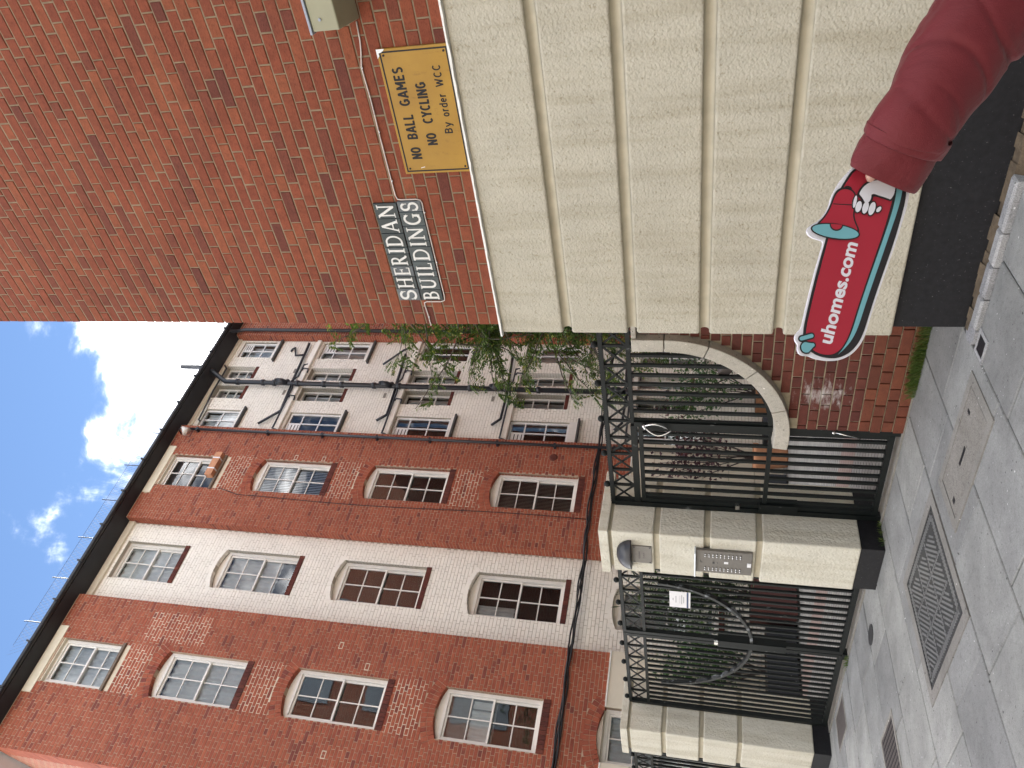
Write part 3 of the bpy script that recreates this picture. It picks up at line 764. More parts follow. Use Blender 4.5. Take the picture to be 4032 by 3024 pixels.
# yellow enamel sign
sg = thing('warning_sign', 'yellow enamel warning sign with black border and raised black capitals', 'sign')
MB().cbox(-1.880, -1.150, NY-.013, NY+.003, 2.892, 3.311, .003).build('plate', M['yellow'], sg)
mb = MB()
for a, b_, c_, d in ((-1.866, -1.164, 3.289, 3.297), (-1.866, -1.164, 2.906, 2.914), (-1.866, -1.858, 2.914, 3.289), (-1.172, -1.164, 2.914, 3.289)):
    mb.box(a, b_, NY-.0145, NY-.0128, c_, d)
mb.build('border', M['black_print'], sg)
for x, z in ((-1.845, 3.275), (-1.845, 2.927), (-1.185, 3.275), (-1.185, 2.927)):
    mb = MB(); mb.tube([(x, NY-.017, z), (x, NY-.012, z)], .006, 10); mb.build('screw', M['black_print'], sg)
SANS = {
 'N': (.62, [[(.08, 0), (.08, 1)], [(.08, .96), (.54, .04)], [(.54, 0), (.54, 1)]]), 'O': (.66, [arc(.33, .5, .25, .43, 90, 275, 16), arc(.33, .5, .25, .43, 270, 455, 16)]),
 'B': (.58, [[(.08, 0), (.08, 1)], [(.08, .93), (.28, .93)]+arc(.30, .73, .19, .20, 90, -90)+[(.08, .53)], [(.28, .53)]+arc(.30, .30, .21, .23, 90, -90)+[(.08, .07)]]),
 'A': (.66, [[(.05, 0), (.32, .98)], [(.34, .98), (.61, 0)], [(.15, .28), (.51, .28)]]), 'L': (.50, [[(.08, 0), (.08, 1)], [(.08, .07), (.48, .07)]]),
 'G': (.66, [arc(.33, .5, .25, .43, 48, 330, 18), [(.57, .10), (.57, .46)], [(.36, .46), (.63, .46)]]), 'M': (.74, [[(.08, 0), (.08, 1)], [(.08, .97), (.37, .30)], [(.37, .30), (.66, .97)], [(.66, 0), (.66, 1)]]),
 'E': (.54, [[(.08, 0), (.08, 1)], [(.08, .93), (.50, .93)], [(.08, .52), (.45, .52)], [(.08, .07), (.51, .07)]]),
 'S': (.58, [arc(.29, .725, .19, .205, 35, 270, 12)+arc(.29, .285, .21, .215, 90, -145, 12)[1:]]), 'C': (.60, [arc(.33, .5, .25, .43, 48, 312, 18)]),
 'Y': (.62, [[(.05, 1), (.31, .46)], [(.57, 1), (.31, .46)], [(.31, .48), (.31, 0)]]), 'I': (.18, [[(.09, 0), (.09, 1)]]), 'W': (.86, [[(.06, 1), (.24, .03)], [(.24, .03), (.43, .85)], [(.43, .85), (.62, .03)], [(.62, .03), (.80, 1)]]),
 'y': (.52, [[(.05, .70), (.26, .08)], [(.47, .70), (.22, -.18), (.10, -.22)]]), 'o': (.52, [arc(.26, .35, .19, .30, 90, 275, 12), arc(.26, .35, .19, .30, 270, 455, 12)]),
 'r': (.36, [[(.08, 0), (.08, .70)], [(.08, .40)]+arc(.28, .40, .19, .25, 165, 75, 6)]), 'd': (.52, [[(.45, 0), (.45, 1)], arc(.26, .35, .19, .30, 60, 300, 14)]),
 'e': (.52, [arc(.26, .35, .19, .30, 0, 315, 14), [(.07, .37), (.45, .37)]]), }
for wd_, xa, xb, za, zb, bo in (('NO', -1.785, -1.716, 3.183, 3.245, .19), ('BALL', -1.663, -1.519, 3.183, 3.245, .19), ('GAMES', -1.467, -1.253, 3.183, 3.245, .19),
        ('NO', -1.705, -1.636, 3.069, 3.129, .19), ('CYCLING', -1.575, -1.343, 3.069, 3.129, .19), ('By', -1.642, -1.576, 2.963, 3.010, .15), ('order', -1.543, -1.415, 2.963, 3.010, .15), ('WCC', -1.375, -1.256, 2.963, 3.010, .15)):
    tot = sum(SANS[c_][0] for c_ in wd_)+.15*(len(wd_)-1); kx = (xb-xa)/tot; x = xa; cap = zb-za
    for c_ in wd_:
        mb = MB()
        for i, pts in enumerate(SANS[c_][1]): stroke(mb, [(x+q[0]*kx, za+q[1]*cap) for q in pts], bo*cap*.92, NY-.0152-.0001*i, NY-.0126)
        mb.build('letter', M['black_print'], sg); x += (SANS[c_][0]+.15)*kx
mb = MB(); mb.prism([(-1.150, 3.311), (-1.20, 3.311), (-1.185, 3.298), (-1.172, 3.300), (-1.168, 3.285), (-1.160, 3.27), (-1.150, 3.262)], NY-.0152, NY-.0146)
mb.build('chipped_enamel', M['paper'], sg); mb = MB(); mb.prism([(-1.845, 3.205), (-1.842, 3.205), (-1.836, 3.18), (-1.839, 3.178)], NY-.0152, NY-.0140)
mb.build('chipped_enamel', M['paper'], sg)
# thin cable clipped along the wall
cab = [(-1.0, 3.385), (-1.10, 3.392), (-1.155, 3.402), (-1.24, 3.424), (-1.42, 3.418), (-1.61, 3.420), (-1.92, 3.420), (-2.02, 3.419), (-2.045, 3.41), (-2.050, 3.39), (-2.050, 3.29), (-2.056, 3.264), (-2.075, 3.255), (-2.143, 3.257), (-2.45, 3.254), (-2.77, 3.252), (-2.805, 3.258), (-2.815, 3.285), (-2.815, 3.39), (-2.825, 3.408), (-2.85, 3.409), (-2.94, 3.404), (-3.016, 3.402)]
c_ = tag(MB().tube([(x, NY-.006, z) for x, z in cab], .0042, 8).build('wall_cable', M['white_cable'], None, True), 'thin pale cable clipped to brick and looping under the tiled sign', 'cable')
for x, z in ((-1.24, 3.424), (-1.61, 3.42), (-1.92, 3.42), (-2.14, 3.257), (-2.5, 3.254), (-2.94, 3.404)): MB().ball((x, NY-.008, z-.006), .006, 8, 5).build('cable_clip', M['silver'], c_)
# grey metal box by the frame edge
bx_ = thing('metal_box', 'olive grey metal box with bluish lid fixed on the red brick', 'utility box')
mb = MB(); pr = [(4.139, 3.363), (3.95, 3.405), (3.95, 3.556), (4.139, 3.556)]
V = [(-.988, y, z) for y, z in pr]+[(-.42, y, z) for y, z in pr]
mb.add(V, [(0,1,2,3),(7,6,5,4),(0,4,5,1),(1,5,6,2),(2,6,7,3),(3,7,4,0)]); bevel(mb.build('housing', M['box_olive'], bx_, fixn=True), .006)
bevel(MB().box(-1.0, -.41, 3.94, 4.139, 3.557, 3.572).build('lid', M['box_lid'], bx_), .003)
mb = MB(); mb.tube([(-.93, 3.949, 3.50), (-.93, 3.944, 3.50)], .008, 12); mb.build('screw', M['box_lid'], bx_)

# ------------------------------------------------------------------ low wall with sweeping stone coping
LW = 4.85
lw = thing('low_wall', 'low dark brick wall under a sweeping curved stone coping', 'wall')
AX, AZ, AR = -4.60, 1.84, .985     # centre and radius of the sweep (underside of coping)
def sweep_top(x):
    if x >= AX+AR: return 2.06
    d = AR*AR-(x-AX)**2
    return AZ-math.sqrt(max(0, d))
mb = MB(); n = 24
xs_ = [-4.56+(1.56-.0)*i/n for i in range(n+1)]
for a, b_ in zip(xs_[:-1], xs_[1:]):
    za, zb = sweep_top(a)-.004, sweep_top(b_)-.004
    if zb-za > .5: zb = za
    mb.add([(a, LW+.012, 0), (b_, LW+.012, 0), (b_, LW+.012, zb), (a, LW+.012, za), (a, LW+.24, 0), (b_, LW+.24, 0), (b_, LW+.24, zb), (a, LW+.24, za)],
           [(0,1,2,3), (5,4,7,6), (3,2,6,7), (4,0,3,7), (1,5,6,2)])
mb.box(-3.60, -2.95, LW+.013, LW+.239, 0, 2.05)
mb.build('core', M['mortar_low'], lw)
def lw_hole(z):
    # free where the sweep is below z (left part)
    zz = z+.03
    if zz < AZ-AR: return []
    if zz > 2.06: return [(-9, 9)]
    if zz >= AZ: return [(-9, AX+AR)]
    return [(-9, AX+math.sqrt(max(0, AR*AR-(zz-AZ)**2)))]
rb = lay(-4.56, -2.98, .0, .335, .0838, lambda z: [], phase=.05)
bricks(rb, M['brick_base'], lw, LW-.004, .02, CAMPOS, 80)
rb = lay(-4.56, -2.98, .335, 2.05, .0774, lw_hole, phase=.12)
bricks(rb, M['brick_dark'], lw, LW, .02, CAMPOS, 220)
for mt_ in (M['brick_dark'], M['mortar_low']):          # white salt bloom on a few bricks
    nt = mt_.node_tree; b = [n for n in nt.nodes if n.type == 'BSDF_PRINCIPLED'][0]; src = b.inputs['Base Color'].links[0].from_socket
    vd = N(nt, 'ShaderNodeVectorMath', operation='DISTANCE'); L(nt, N(nt, 'ShaderNodeNewGeometry').outputs['Position'], vd.inputs[0]); vd.inputs[1].default_value = (-4.20, LW, .66)
    q = math_n(nt, 'SUBTRACT', math_n(nt, 'ADD', noise(nt, 16, 6, .75, (.5, 1, 1.6)), .02), math_n(nt, 'MULTIPLY', vd.outputs['Value'], 1.1))
    L(nt, mixcol(nt, ramp(nt, q, [(.36, G(0)), (.58, G(.7))]), src, (.62, .60, .58)), b.inputs['Base Color'])
# coping stones along the sweep
angs = [-98, -72, -45, -20, 0]
for i in range(4):
    mb = MB(); a0, a1 = rad(angs[i])+.004, rad(angs[i+1])-.004; n = 8
    sec = [(-.115, 4.775), (-.115, 5.12), (0.0, 5.12), (.012, 4.95), (0.0, 4.775)]
    V = []
    for q in range(n+1):
        a = a0+(a1-a0)*q/n
        for dr, y in sec:
            r_ = AR+.002-dr-.115
            V.append((AX+r_*math.cos(a), y, AZ+r_*math.sin(a)))
    k = len(sec); F = []
    for q in range(n):
        for j in range(k): F.append((q*k+j, q*k+(j+1) % k, (q+1)*k+(j+1) % k, (q+1)*k+j))
    F += [tuple(range(k)), tuple(range(n*k, n*k+k))[::-1]]
    mb.add(V, F); bevel(mb.build('coping_stone', M['stone'], lw, fixn=True), .006)
bevel(MB().box(AX+AR-.113, AX+AR+.002, 4.775, 5.12, AZ+.004, 2.09).build('coping_stone', M['stone'], lw), .006)
bevel(MB().box(AX+AR+.004, -2.96, 4.79, 5.10, 2.052, 2.09).build('coping_stone', M['stone'], lw), .004)

# ------------------------------------------------------------------ gate piers
def pier(x0, x1, label, ydx=0):
    t = thing('gate_pier', label, 'gate pier', group='cream gate piers')
    y0, y1 = 4.56, 5.28
    bevel(MB().box(x0+.012, x1-.012, y0+.012, y1-.012, -.02, .19).build('plinth', M['plinth'], t), .005)
    MB().box(x0+.032, x1-.032, y0+.032, y1-.032, .15, 2.40).build('core', M['cream_groove'], t)
    zz = [.191, 1.025, 1.478, 1.932, 2.345]
    for i in range(4):
        o = MB().box(x0, x1, y0, y1, zz[i]+(.026 if i else 0), zz[i+1]-(.026 if i < 3 else 0)).build('render_block', M['cream_pier'], t)
        bevel(o, .014, 3)
    bevel(MB().box(x0-.018, x1+.018, y0-.018, y1+.018, 2.374, 2.462).build('capstone', M['cream_pier'], t), .006)
    return t
pier(-6.26, -5.67, 'cream rendered gate pier carrying the lamp and steel intercom panel')
pier(-10.10, -9.49, 'bare cream rendered gate pier beyond the double gates')
# lamp
t = thing('wall_lamp', 'dark half dome bulkhead lamp high on the cream pier', 'lamp')
mb = MB(); n = 18; k = 7; V = []; F = []
for i in range(k+1):
    e = math.pi/2*i/k
    for j in range(n+1):
        a = math.pi*j/n
        r_ = math.cos(e*.999)
        V.append((-5.968-.190*math.cos(a)*r_*(1), 4.558-.13*math.sin(a)*r_, 2.165+.137*math.sin(e)))
for i in range(k):
    for j in range(n): F.append((i*(n+1)+j, i*(n+1)+j+1, (i+1)*(n+1)+j+1, (i+1)*(n+1)+j))
F.append(tuple(range(n+1))[::-1]); mb.add(V, F)
auto_smooth(mb.build('housing', M['lamp_dark'], t), 50)
mb = MB(); V = []; F = []
for i in range(6):
    e = math.pi/2*i/5*.8
    for j in range(n+1):
        a = math.pi*(.36+.62*j/n); r_ = math.cos(e)
        V.append((-5.968-.194*math.cos(a)*r_, 4.558-.134*math.sin(a)*r_, 2.169+.140*math.sin(e)))
for i in range(5):
    for j in range(n): F.append((i*(n+1)+j, i*(n+1)+j+1, (i+1)*(n+1)+j+1, (i+1)*(n+1)+j))
mb.add(V, F); auto_smooth(mb.build('diffuser', M['lamp_face'], t), 50)
# plate under the lamp
t = thing('door_entry_plate', 'square grey steel plate screwed below the half dome lamp', 'plate')
pl = MB().cbox(-6.098, -5.847, 4.549, 4.561, 1.978, 2.158, .002).build('plate', M['steel'], t)
mb = MB()
for x in (-6.08, -5.865):
    for z in (1.995, 2.140): mb.tube([(x, 4.5485, z), (x, 4.545, z)], .007, 10)
mb.build('screw', M['lamp_dark'], pl)
text_mesh('TELGUARD', M['lamp_dark'], -6.04, -5.92, 2.085, 2.10, 4.5482, pl)
text_mesh('FIRE', M['lamp_dark'], -6.02, -5.94, 2.045, 2.058, 4.5482, pl)
# intercom
t = thing('intercom_panel', 'tall steel intercom panel with rows of call buttons on pier', 'intercom')
pl = MB().cbox(-6.135, -5.815, 4.530, 4.561, 1.078, 1.575, .004).build('plate', M['steel'], t)
o = bevel(MB().box(-6.150, -5.803, 4.478, 4.560, 1.574, 1.588).build('rain_hood', M['steel_hi'], t), .003)
bt = MB(); bt.tube([(0, 0, 0), (0, -.006, 0), (0, -.010, 0)], [.0085, .0085, .005], 10); btm = bt.mesh('call_button', M['silver'], True)
for side in (-6.083, -5.888):
    for cc in (0, .028):
        for r_ in range(10): place('call_button', btm, pl, (side+cc-.002, 4.530, 1.490-r_*.0345))
mb = MB(); mb.box(-5.985, -5.955, 4.527, 4.531, 1.285, 1.322); mb.build('call_plate', M['paper'], pl)
mb = MB(); mb.box(-5.995, -5.965, 4.528, 4.531, 1.405, 1.425); mb.box(-5.985, -5.972, 4.528, 4.531, 1.375, 1.383); mb.box(-5.985, -5.955, 4.528, 4.531, 1.527, 1.533); mb.box(-5.985, -5.980, 4.528, 4.531, 1.515, 1.527); mb.build('speaker_slot', M['lamp_dark'], pl)
mb = MB(); mb.box(-6.01, -5.955, 4.527, 4.531, 1.085, 1.12); mb.build('sticker', M['paper'], pl)

# ------------------------------------------------------------------ gates and railings
GY = 4.91
bar_cache = {}
def gbar(parent, x, z0, z1, w_=.0255, name='bar'):
    key = (round(z1-z0, 2), w_)
    if key not in bar_cache: bar_cache[key] = MB().box(-w_/2, w_/2, -w_/2, w_/2, 0, z1-z0).mesh('bar', M['gate'])
    return place(name, bar_cache[key], parent, (x, GY+RN.uniform(-.002, .002), z0), (0, RN.uniform(-.001, .001), 0))
def cross_band(parent, xs_, z0, z1, y=GY):
    """row of saltire crosses between uprights"""
    for i, x in enumerate(xs_): gbar(parent, x, z0, z1, .022, 'upright')
    for a, b_ in zip(xs_[:-1], xs_[1:]):
        MB().bar((a+.012, y-.006, z0), (b_-.012, y-.006, z1), .018, .008).build('cross_brace', M['gate'], parent)
        MB().bar((a+.012, y+.005, z1), (b_-.012, y+.005, z0), .018, .008).build('cross_brace', M['gate'], parent)
def studs(parent, x0, x1, z):
    mb = MB(); x = x0
    while x < x1: mb.ball((x, GY, z), .0065, 6, 4); x += .0215
    kind(mb.build('stud_strip', M['gate'], parent), 'stuff')
ballm = None
def finials(parent, xs_, z):
    for x in xs_:
        mb = MB(); mb.lathe([(.010, -.03), (.010, 0), (.020, .004), (.027, .016), (.030, .03), (.027, .044), (.016, .056), (.001, .06)], (x, GY, z), 14)
        mb.build('ball_finial', M['gate'], parent, True)
# overthrow and side railing by the low wall
rl = thing('side_railing', 'black iron railing panel following the curved stone coping', 'railing')
rail = lambda parent, x0, x1, z0, z1, nm='rail', d=.040: MB().box(x0, x1, GY-d/2, GY+d/2, z0, z1).build(nm, M['gate'], parent)
rail(rl, -5.665, -3.02, 2.337, 2.372)
rail(rl, -4.60, -3.02, 2.116, 2.150)
xs_ = [-3.77-.2045*i for i in range(10)]
cross_band(rl, [-3.02, -3.155, -3.36, -3.565]+xs_ if False else sorted([-3.155, -3.36, -3.565]+xs_), 2.150, 2.337)
studs(rl, -5.66, -3.05, 2.375); finials(rl, (-3.35, -3.76, -4.17, -4.575, -5.0, -5.41), 2.372)
for i in range(8):
    x = -3.866-.1005*i
    if x < -4.575: break
    d = .845**2-(x-AX)**2
    gbar(rl, x, AZ-math.sqrt(max(d, 0))+.01, 2.117)
pts = [(-3.762, GY, 2.118)]+[(AX+.842*math.cos(rad(a)), GY, AZ+.842*math.sin(rad(a))) for a in range(0, -91, -5)]
mb = MB()
V = []; F = []
for i, p in enumerate(pts):
    a = rad(0 if i == 0 else -(i-1)*5); nx, nz = math.cos(a), math.sin(a)
    for dr, dy in ((-.018, -.025), (.018, -.025), (.018, .025), (-.018, .025)): V.append((p[0]+nx*dr, p[1]+dy, p[2]+nz*dr))
for i in range(len(pts)-1):
    for j in range(4): F.append((i*4+j, i*4+(j+1) % 4, i*4+4+(j+1) % 4, i*4+4+j))
mb.add(V, F); mb.build('curved_rail', M['gate'], rl, fixn=True)
MB().box(-4.628, -4.575, GY-.032, GY+.032, 0, 2.116).build('post', M['gate'], rl)
MB().box(-5.664, -5.606, GY-.032, GY+.032, 0, 2.337).build('post', M['gate'], rl)
rail(rl, -5.606, -4.628, 2.096, 2.150, d=.05)
# pedestrian gate leaf
pg = thing('pedestrian_gate', 'narrow black iron bar gate between cream pier and low wall', 'gate', group='black iron gates')
rail(pg, -5.598, -4.640, 2.046, 2.082, 'top_rail'); rail(pg, -5.598, -4.640, .040, .085, 'bottom_rail', .05)
rail(pg, -5.598, -4.640, .966, 1.002, 'middle_rail', .05)
MB().box(-5.600, -5.558, GY-.022, GY+.022, .04, 2.046).build('stile', M['gate'], pg)
MB().box(-4.675, -4.638, GY-.022, GY+.022, .04, 2.046).build('stile', M['gate'], pg)
for i in range(9): gbar(pg, -4.730-.098*i, .085, 2.046)
MB().box(-5.63, -5.53, GY-.045, GY+.045, .70, 1.03).build('lock_case', M['gate'], pg)
MB().box(-5.60, -5.555, GY-.055, GY-.02, 1.20, 1.235).build('lock_keep', M['silver'], pg)
for (p0, p1, sgn) in (((-4.60, 2.03), (-4.62, 1.83), 1), ((-4.62, 2.02), (-4.64, 1.80), -1)):
    mb = MB(); pts = []
    for q in range(13):
        u = q/12; pts.append((p0[0]+(p1[0]-p0[0])*u+sgn*.055*math.sin(math.pi*u), GY-.05-.02*math.sin(math.pi*u), p0[1]+(p1[1]-p0[1])*u))
    mb.tube(pts, .0075, 8); mb.ball(pts[0], .018, 10, 6); mb.build('cable_loop', M['silver'], pg, True)
mb = MB(); mb.tube([(-4.59, GY-.05, .50), (-4.61, GY-.06, .40), (-4.65, GY-.05, .30)], .006, 8); mb.ball((-4.59, GY-.05, .51), .016, 10, 6); mb.build('gate_hook', M['silver'], pg, True)
# the small floodlight held on the curved rail
fl = thing('floodlight', 'small brown floodlight clamped under the curved railing', 'lamp')
o = bevel(MB().box(-.055, .055, -.03, .04, -.045, .045).build('housing', M['brown_cover'], fl), .006); o.location = (-4.03, GY+.05, 1.37); o.rotation_euler = (.2, .6, 0)
MB().tube([(-3.98, GY+.03, 1.43), (-3.96, GY+.02, 1.47), (-3.93, GY, 1.47)], .005, 6).build('cable', M['white_cable'], fl)
# double gate
def double_gate(x0, x1, label, nm='double_gate', arc_on=True, bars=None):
    t = thing(nm, label, 'gate', group='black iron gates')
    mid = (x0+x1)/2
    for a, b_ in ((x0, mid-.006), (mid+.006, x1)):
        rail(t, a, b_, 2.337, 2.371, 'top_rail'); rail(t, a, b_, 2.118, 2.150, 'second_rail'); rail(t, a, b_, .035, .085, 'bottom_rail', .05)
        MB().box(a, a+.052, GY-.026, GY+.026, .03, 2.337).build('stile', M['gate'], t)
        MB().box(b_-.052, b_, GY-.026, GY+.026, .03, 2.337).build('stile', M['gate'], t)
        n = max(2, round((b_-a-.05)/.24)); xs_ = [a+.026+(b_-a-.052)*i/n for i in range(n+1)]
        cross_band(t, xs_, 2.150, 2.337)
        nb_ = round((b_-a-.1)/.1035)
        for i in range(1, nb_): gbar(t, a+.052+(b_-a-.104)*i/nb_, .085, 2.118)
        fx = a+.02
    n = round((x1-x0)/.405); finials(t, [x0+.1+i*.405 for i in range(n)], 2.371)
    studs(t, x0+.01, x1, 2.374)
    if arc_on:
        r_ = .99; V = []; F = []; k = 36
        for i in range(k+1):
            a = rad(180+180*i/k)
            if i == 0: a = rad(180)
            for dr, dy in ((-.016, -.024), (.016, -.024), (.016, .024), (-.016, .024)):
                V.append((mid+(r_+dr)*math.cos(a), GY-.014+dy, 1.965+(r_+dr)*math.sin(a)))
        for i in range(k):
            for j in range(4): F.append((i*4+j, i*4+(j+1) % 4, i*4+4+(j+1) % 4, i*4+4+j))
        mb = MB(); mb.add(V, F); mb.build('curved_rail', M['gate_arc'], t, fixn=True)
        MB().box(mid-.06, mid+.06, GY-.045, GY+.045, .62, 1.33).build('lock_case', M['gate'], t)
        MB().box(mid+.0, mid+.045, GY-.06, GY-.02, 1.33, 1.37).build('lock_keep', M['silver'], t)
        MB().box(mid-.05, mid+.05, GY-.05, GY+.03, .0, .05).build('drop_bolt', M['gate'], t)
    return t
double_gate(-9.44, -6.29, 'wide black iron double gate with a sweeping curved bar across both leaves')
for z in (.22, 1.50): pass
double_gate(-11.45, -10.13, 'black iron bar gate beyond the farther cream pier', 'far_gate', False)
for z in (1.03, 1.93):
    pass
# notice tied on the double gate
nt_ = thing('paper_notice', 'white laminated notice tied to the double gate bars', 'notice')
sh = MB().box(-7.275, -6.992, GY-.022, GY-.020, 1.630, 1.846).build('sheet', M['paper'], nt_)
MB().box(-7.272, -6.995, GY-.0235, GY-.0222, 1.650, 1.668).build('navy_band', M['print_navy'], sh)
text_mesh('PLEASE CLOSE GATE', M['print_grey'], -7.20, -7.06, 1.735, 1.744, GY-.0228, sh)
mb = MB()
for z, a, b_ in ((1.805, -7.15, -7.11), (1.775, -7.19, -7.07), (1.715, -7.21, -7.05), (1.695, -7.19, -7.08)): mb.box(a, b_, GY-.0232, GY-.0222, z, z+.007)
mb.build('printed_lines', M['print_grey'], sh)
# ------------------------------------------------------------------ the wing across the court
WA = 1.4479042559278454
WO = Vector((-12.76, 4.14, 0))
wing = thing('brick_wing', 'four storey red brick and white painted wing with sash windows', 'building', tuple(WO), WA)
wmat = Matrix.Translation(WO) @ Matrix.Rotation(WA, 4, 'Z')
tw = lambda p: wmat @ p
A0, A1 = .06, 3.146
B0, B1 = 3.146, 5.06
C0, C1 = 5.06, 7.79
D0, D1 = 7.79, 11.06
E0, E1 = 11.06, 16.0
TOP = 14.31
RB = .22
WC = .0711
FZ = [1.25, 4.10, 6.955, 9.81, 12.605]         # sills of the red bays
SPR = [3.03, 5.845, 8.745, 11.53, 14.04]       # springing (flat on top floor)
RISE = .11
def arch_z(s, s0, s1, zs_, rise):
    """soffit height of a segmental arch at s"""
    c = (s1-s0)/2; R_ = (c*c+rise*rise)/(2*rise); mid = (s0+s1)/2
    return zs_+math.sqrt(max(0, R_*R_-(s-mid)**2))-(R_-rise)
red_win = []   # (s0,s1,z0,zspring,arched)
for c_ in (1.31, 5.995):
    for f in range(5): red_win.append((c_, c_+.885, FZ[f], SPR[f], f < 4))
ring_t = .235
def red_holes(z):
    H = []
    for s0, s1, z0, zs_, ar in red_win:
        if z0-.145 < z < zs_ : H.append((s0-.004, s1+.004) if z > z0 else (s0-.004, s1+.004))
        if ar:
            c = (s1-s0)/2; R_ = (c*c+RISE*RISE)/(2*RISE); mid = (s0+s1)/2; cz = zs_+RISE-R_; Ro = R_+ring_t
            if zs_-.06 < z < cz+Ro:
                hw = math.sqrt(max(0, Ro*Ro-(z-cz)**2)); hw = min(hw, c+.13-max(0, (zs_+.10-z)*.9))
                if hw > 0 and z > zs_-.0: H.append((mid-hw, mid+hw))
        elif zs_+.03 < z < zs_+.245: H.append((s0-.245, s1+.245))
        elif zs_ <= z: 
            if z < zs_+.03: H.append((s0, s1))
    return H
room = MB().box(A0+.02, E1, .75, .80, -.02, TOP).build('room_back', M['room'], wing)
mb = MB()
for a, b_ in ((A0, A1), (C0, C1)):
    rr = [(s0, s1, z0, zs_+(RISE if ar else 0)) for s0, s1, z0, zs_, ar in red_win if a < s0 < b_]
    panel(mb, a+.004, b_-.004, 0, TOP, .0042, rr, .30)
    mb.add([(a+.004, .010, 0), (a+.004, .5, 0), (a+.004, .5, TOP), (a+.004, .010, TOP)], [(3,2,1,0)])
    mb.add([(b_-.004, .010, 0), (b_-.004, .5, 0), (b_-.004, .5, TOP), (b_-.004, .010, TOP)], [(0,1,2,3)])
panel(mb, E0+.004, E1, 0, TOP, .0042, [], .3)
mb.add([(E0+.004, .010, 0), (E0+.004, .5, 0), (E0+.004, .5, TOP), (E0+.004, .010, TOP)], [(3,2,1,0)])
mb.build('wall', M['mortar_wing'], wing)
rects = lay(A0, A1, 3.06, TOP, WC, red_holes)+lay(C0, C1, 3.06, TOP, WC, red_holes)
bricks(rects, M['brick_wing'], wing, -.002, .012, CAMPOS, 300, to_world=tw, jit=.0022, ch=.0028)
bricks(lay(E0, 13.0, .0, TOP, WC, lambda z: []), M['brick_wing'], wing, 0, .012, CAMPOS, 0, to_world=tw)
MB().box(13.0, E1, .0, .009, 0, TOP).build('far_brickwork', M['far_brick'], wing)
# brick returns of the projecting bays (they face the street side or the recess)
mb = MB()
for s_, sg_ in ((A0, 1), (C0, 1), (E0, 1), (A1, -1), (C1, -1)):
    dep = .22 if s_ != A0 else .5
    k = 0; z = 3.06 if s_ != E0 else 0
    while z < TOP-.03:
        cut = [0.012, .115, dep-.002] if k % 2 else [0.012, dep-.002]
        for p, q in zip(cut[:-1], cut[1:]):
            if sg_ > 0: mb.box(s_, s_+.012, p+.004, q-.004, z+.005, z+WC-.005)
            else: mb.box(s_-.012, s_, p+.004, q-.004, z+.005, z+WC-.005)
        z += WC; k += 1
# reveals of the windows in the red bays
for s0, s1, z0, zs_, ar in red_win:
    if z0 < 3: continue
    z = z0
    while z < zs_-.03:
        mb.box(s1, s1+.008, .014, .105, z+.005, z+WC-.005); mb.box(s0-.008, s0, .014, .105, z+.005, z+WC-.005); z += WC
kind(mb.build('return_brickwork', M['brick_wing'], wing), 'stuff')
# street end of the wing
MB().box(A0, A0+.01, .5, 9.0, 0, TOP).build('street_end', M['far_brick'], wing)
# arches of gauged brick
def arch_ring(s0, s1, zs_, rise, th, mat, y, nvo, parent, rows=2, name='brick_arch'):
    c = (s1-s0)/2; R_ = (c*c+rise*rise)/(2*rise); mid = (s0+s1)/2; cz = zs_+rise-R_; half = math.asin(c/R_)
    half2 = half*1.14
    mb = MB()
    for rw in range(rows):
        r0 = R_+th*rw/rows+.003; r1 = R_+th*(rw+1)/rows-.004
        for i in range(nvo):
            a0 = -half2+2*half2*i/nvo+.004; a1 = -half2+2*half2*(i+1)/nvo-.004
            if rw % 2: pass
            yy = y+RN.uniform(-.002, .001)
            mb.prism([(mid+r0*math.sin(a0), cz+r0*math.cos(a0)), (mid+r0*math.sin(a1), cz+r0*math.cos(a1)), (mid+r1*math.sin(a1), cz+r1*math.cos(a1)), (mid+r1*math.sin(a0), cz+r1*math.cos(a0))], yy, yy+.11)
    return mb.build(name, mat, parent)
for s0, s1, z0, zs_, ar in red_win:
    if ar: arch_ring(s0, s1, zs_, RISE, ring_t, M['brick_wing'], -.002, 15, wing)
    else:
        bevel(MB().box(s0-.24, s1+.24, -.02, .3, zs_+.035, zs_+.243).build('lintel', M['lintel'], wing), .006)
        MB().box(s0, s1, .02, .3, zs_-.02, zs_+.034).build('lintel_soffit', M['lintel'], wing)
# sill courses of dark bricks on edge
for s0, s1, z0, zs_, ar in red_win:
    if z0 < 2: continue
    if z0 > 12:
        bevel(MB().box(s0-.03, s1+.03, -.05, .14, z0-.06, z0-.004).build('sill', M['wood'], wing), .004); continue
    mb = MB(); n = 12; wd = (s1-s0+.01)/n
    for i in range(n): mb.cbox(s0-.005+i*wd+.003, s0-.005+(i+1)*wd-.003, -.014, .12, z0-.135, z0-.004, .004)
    mb.build('sill', M['brick_sill'], wing)
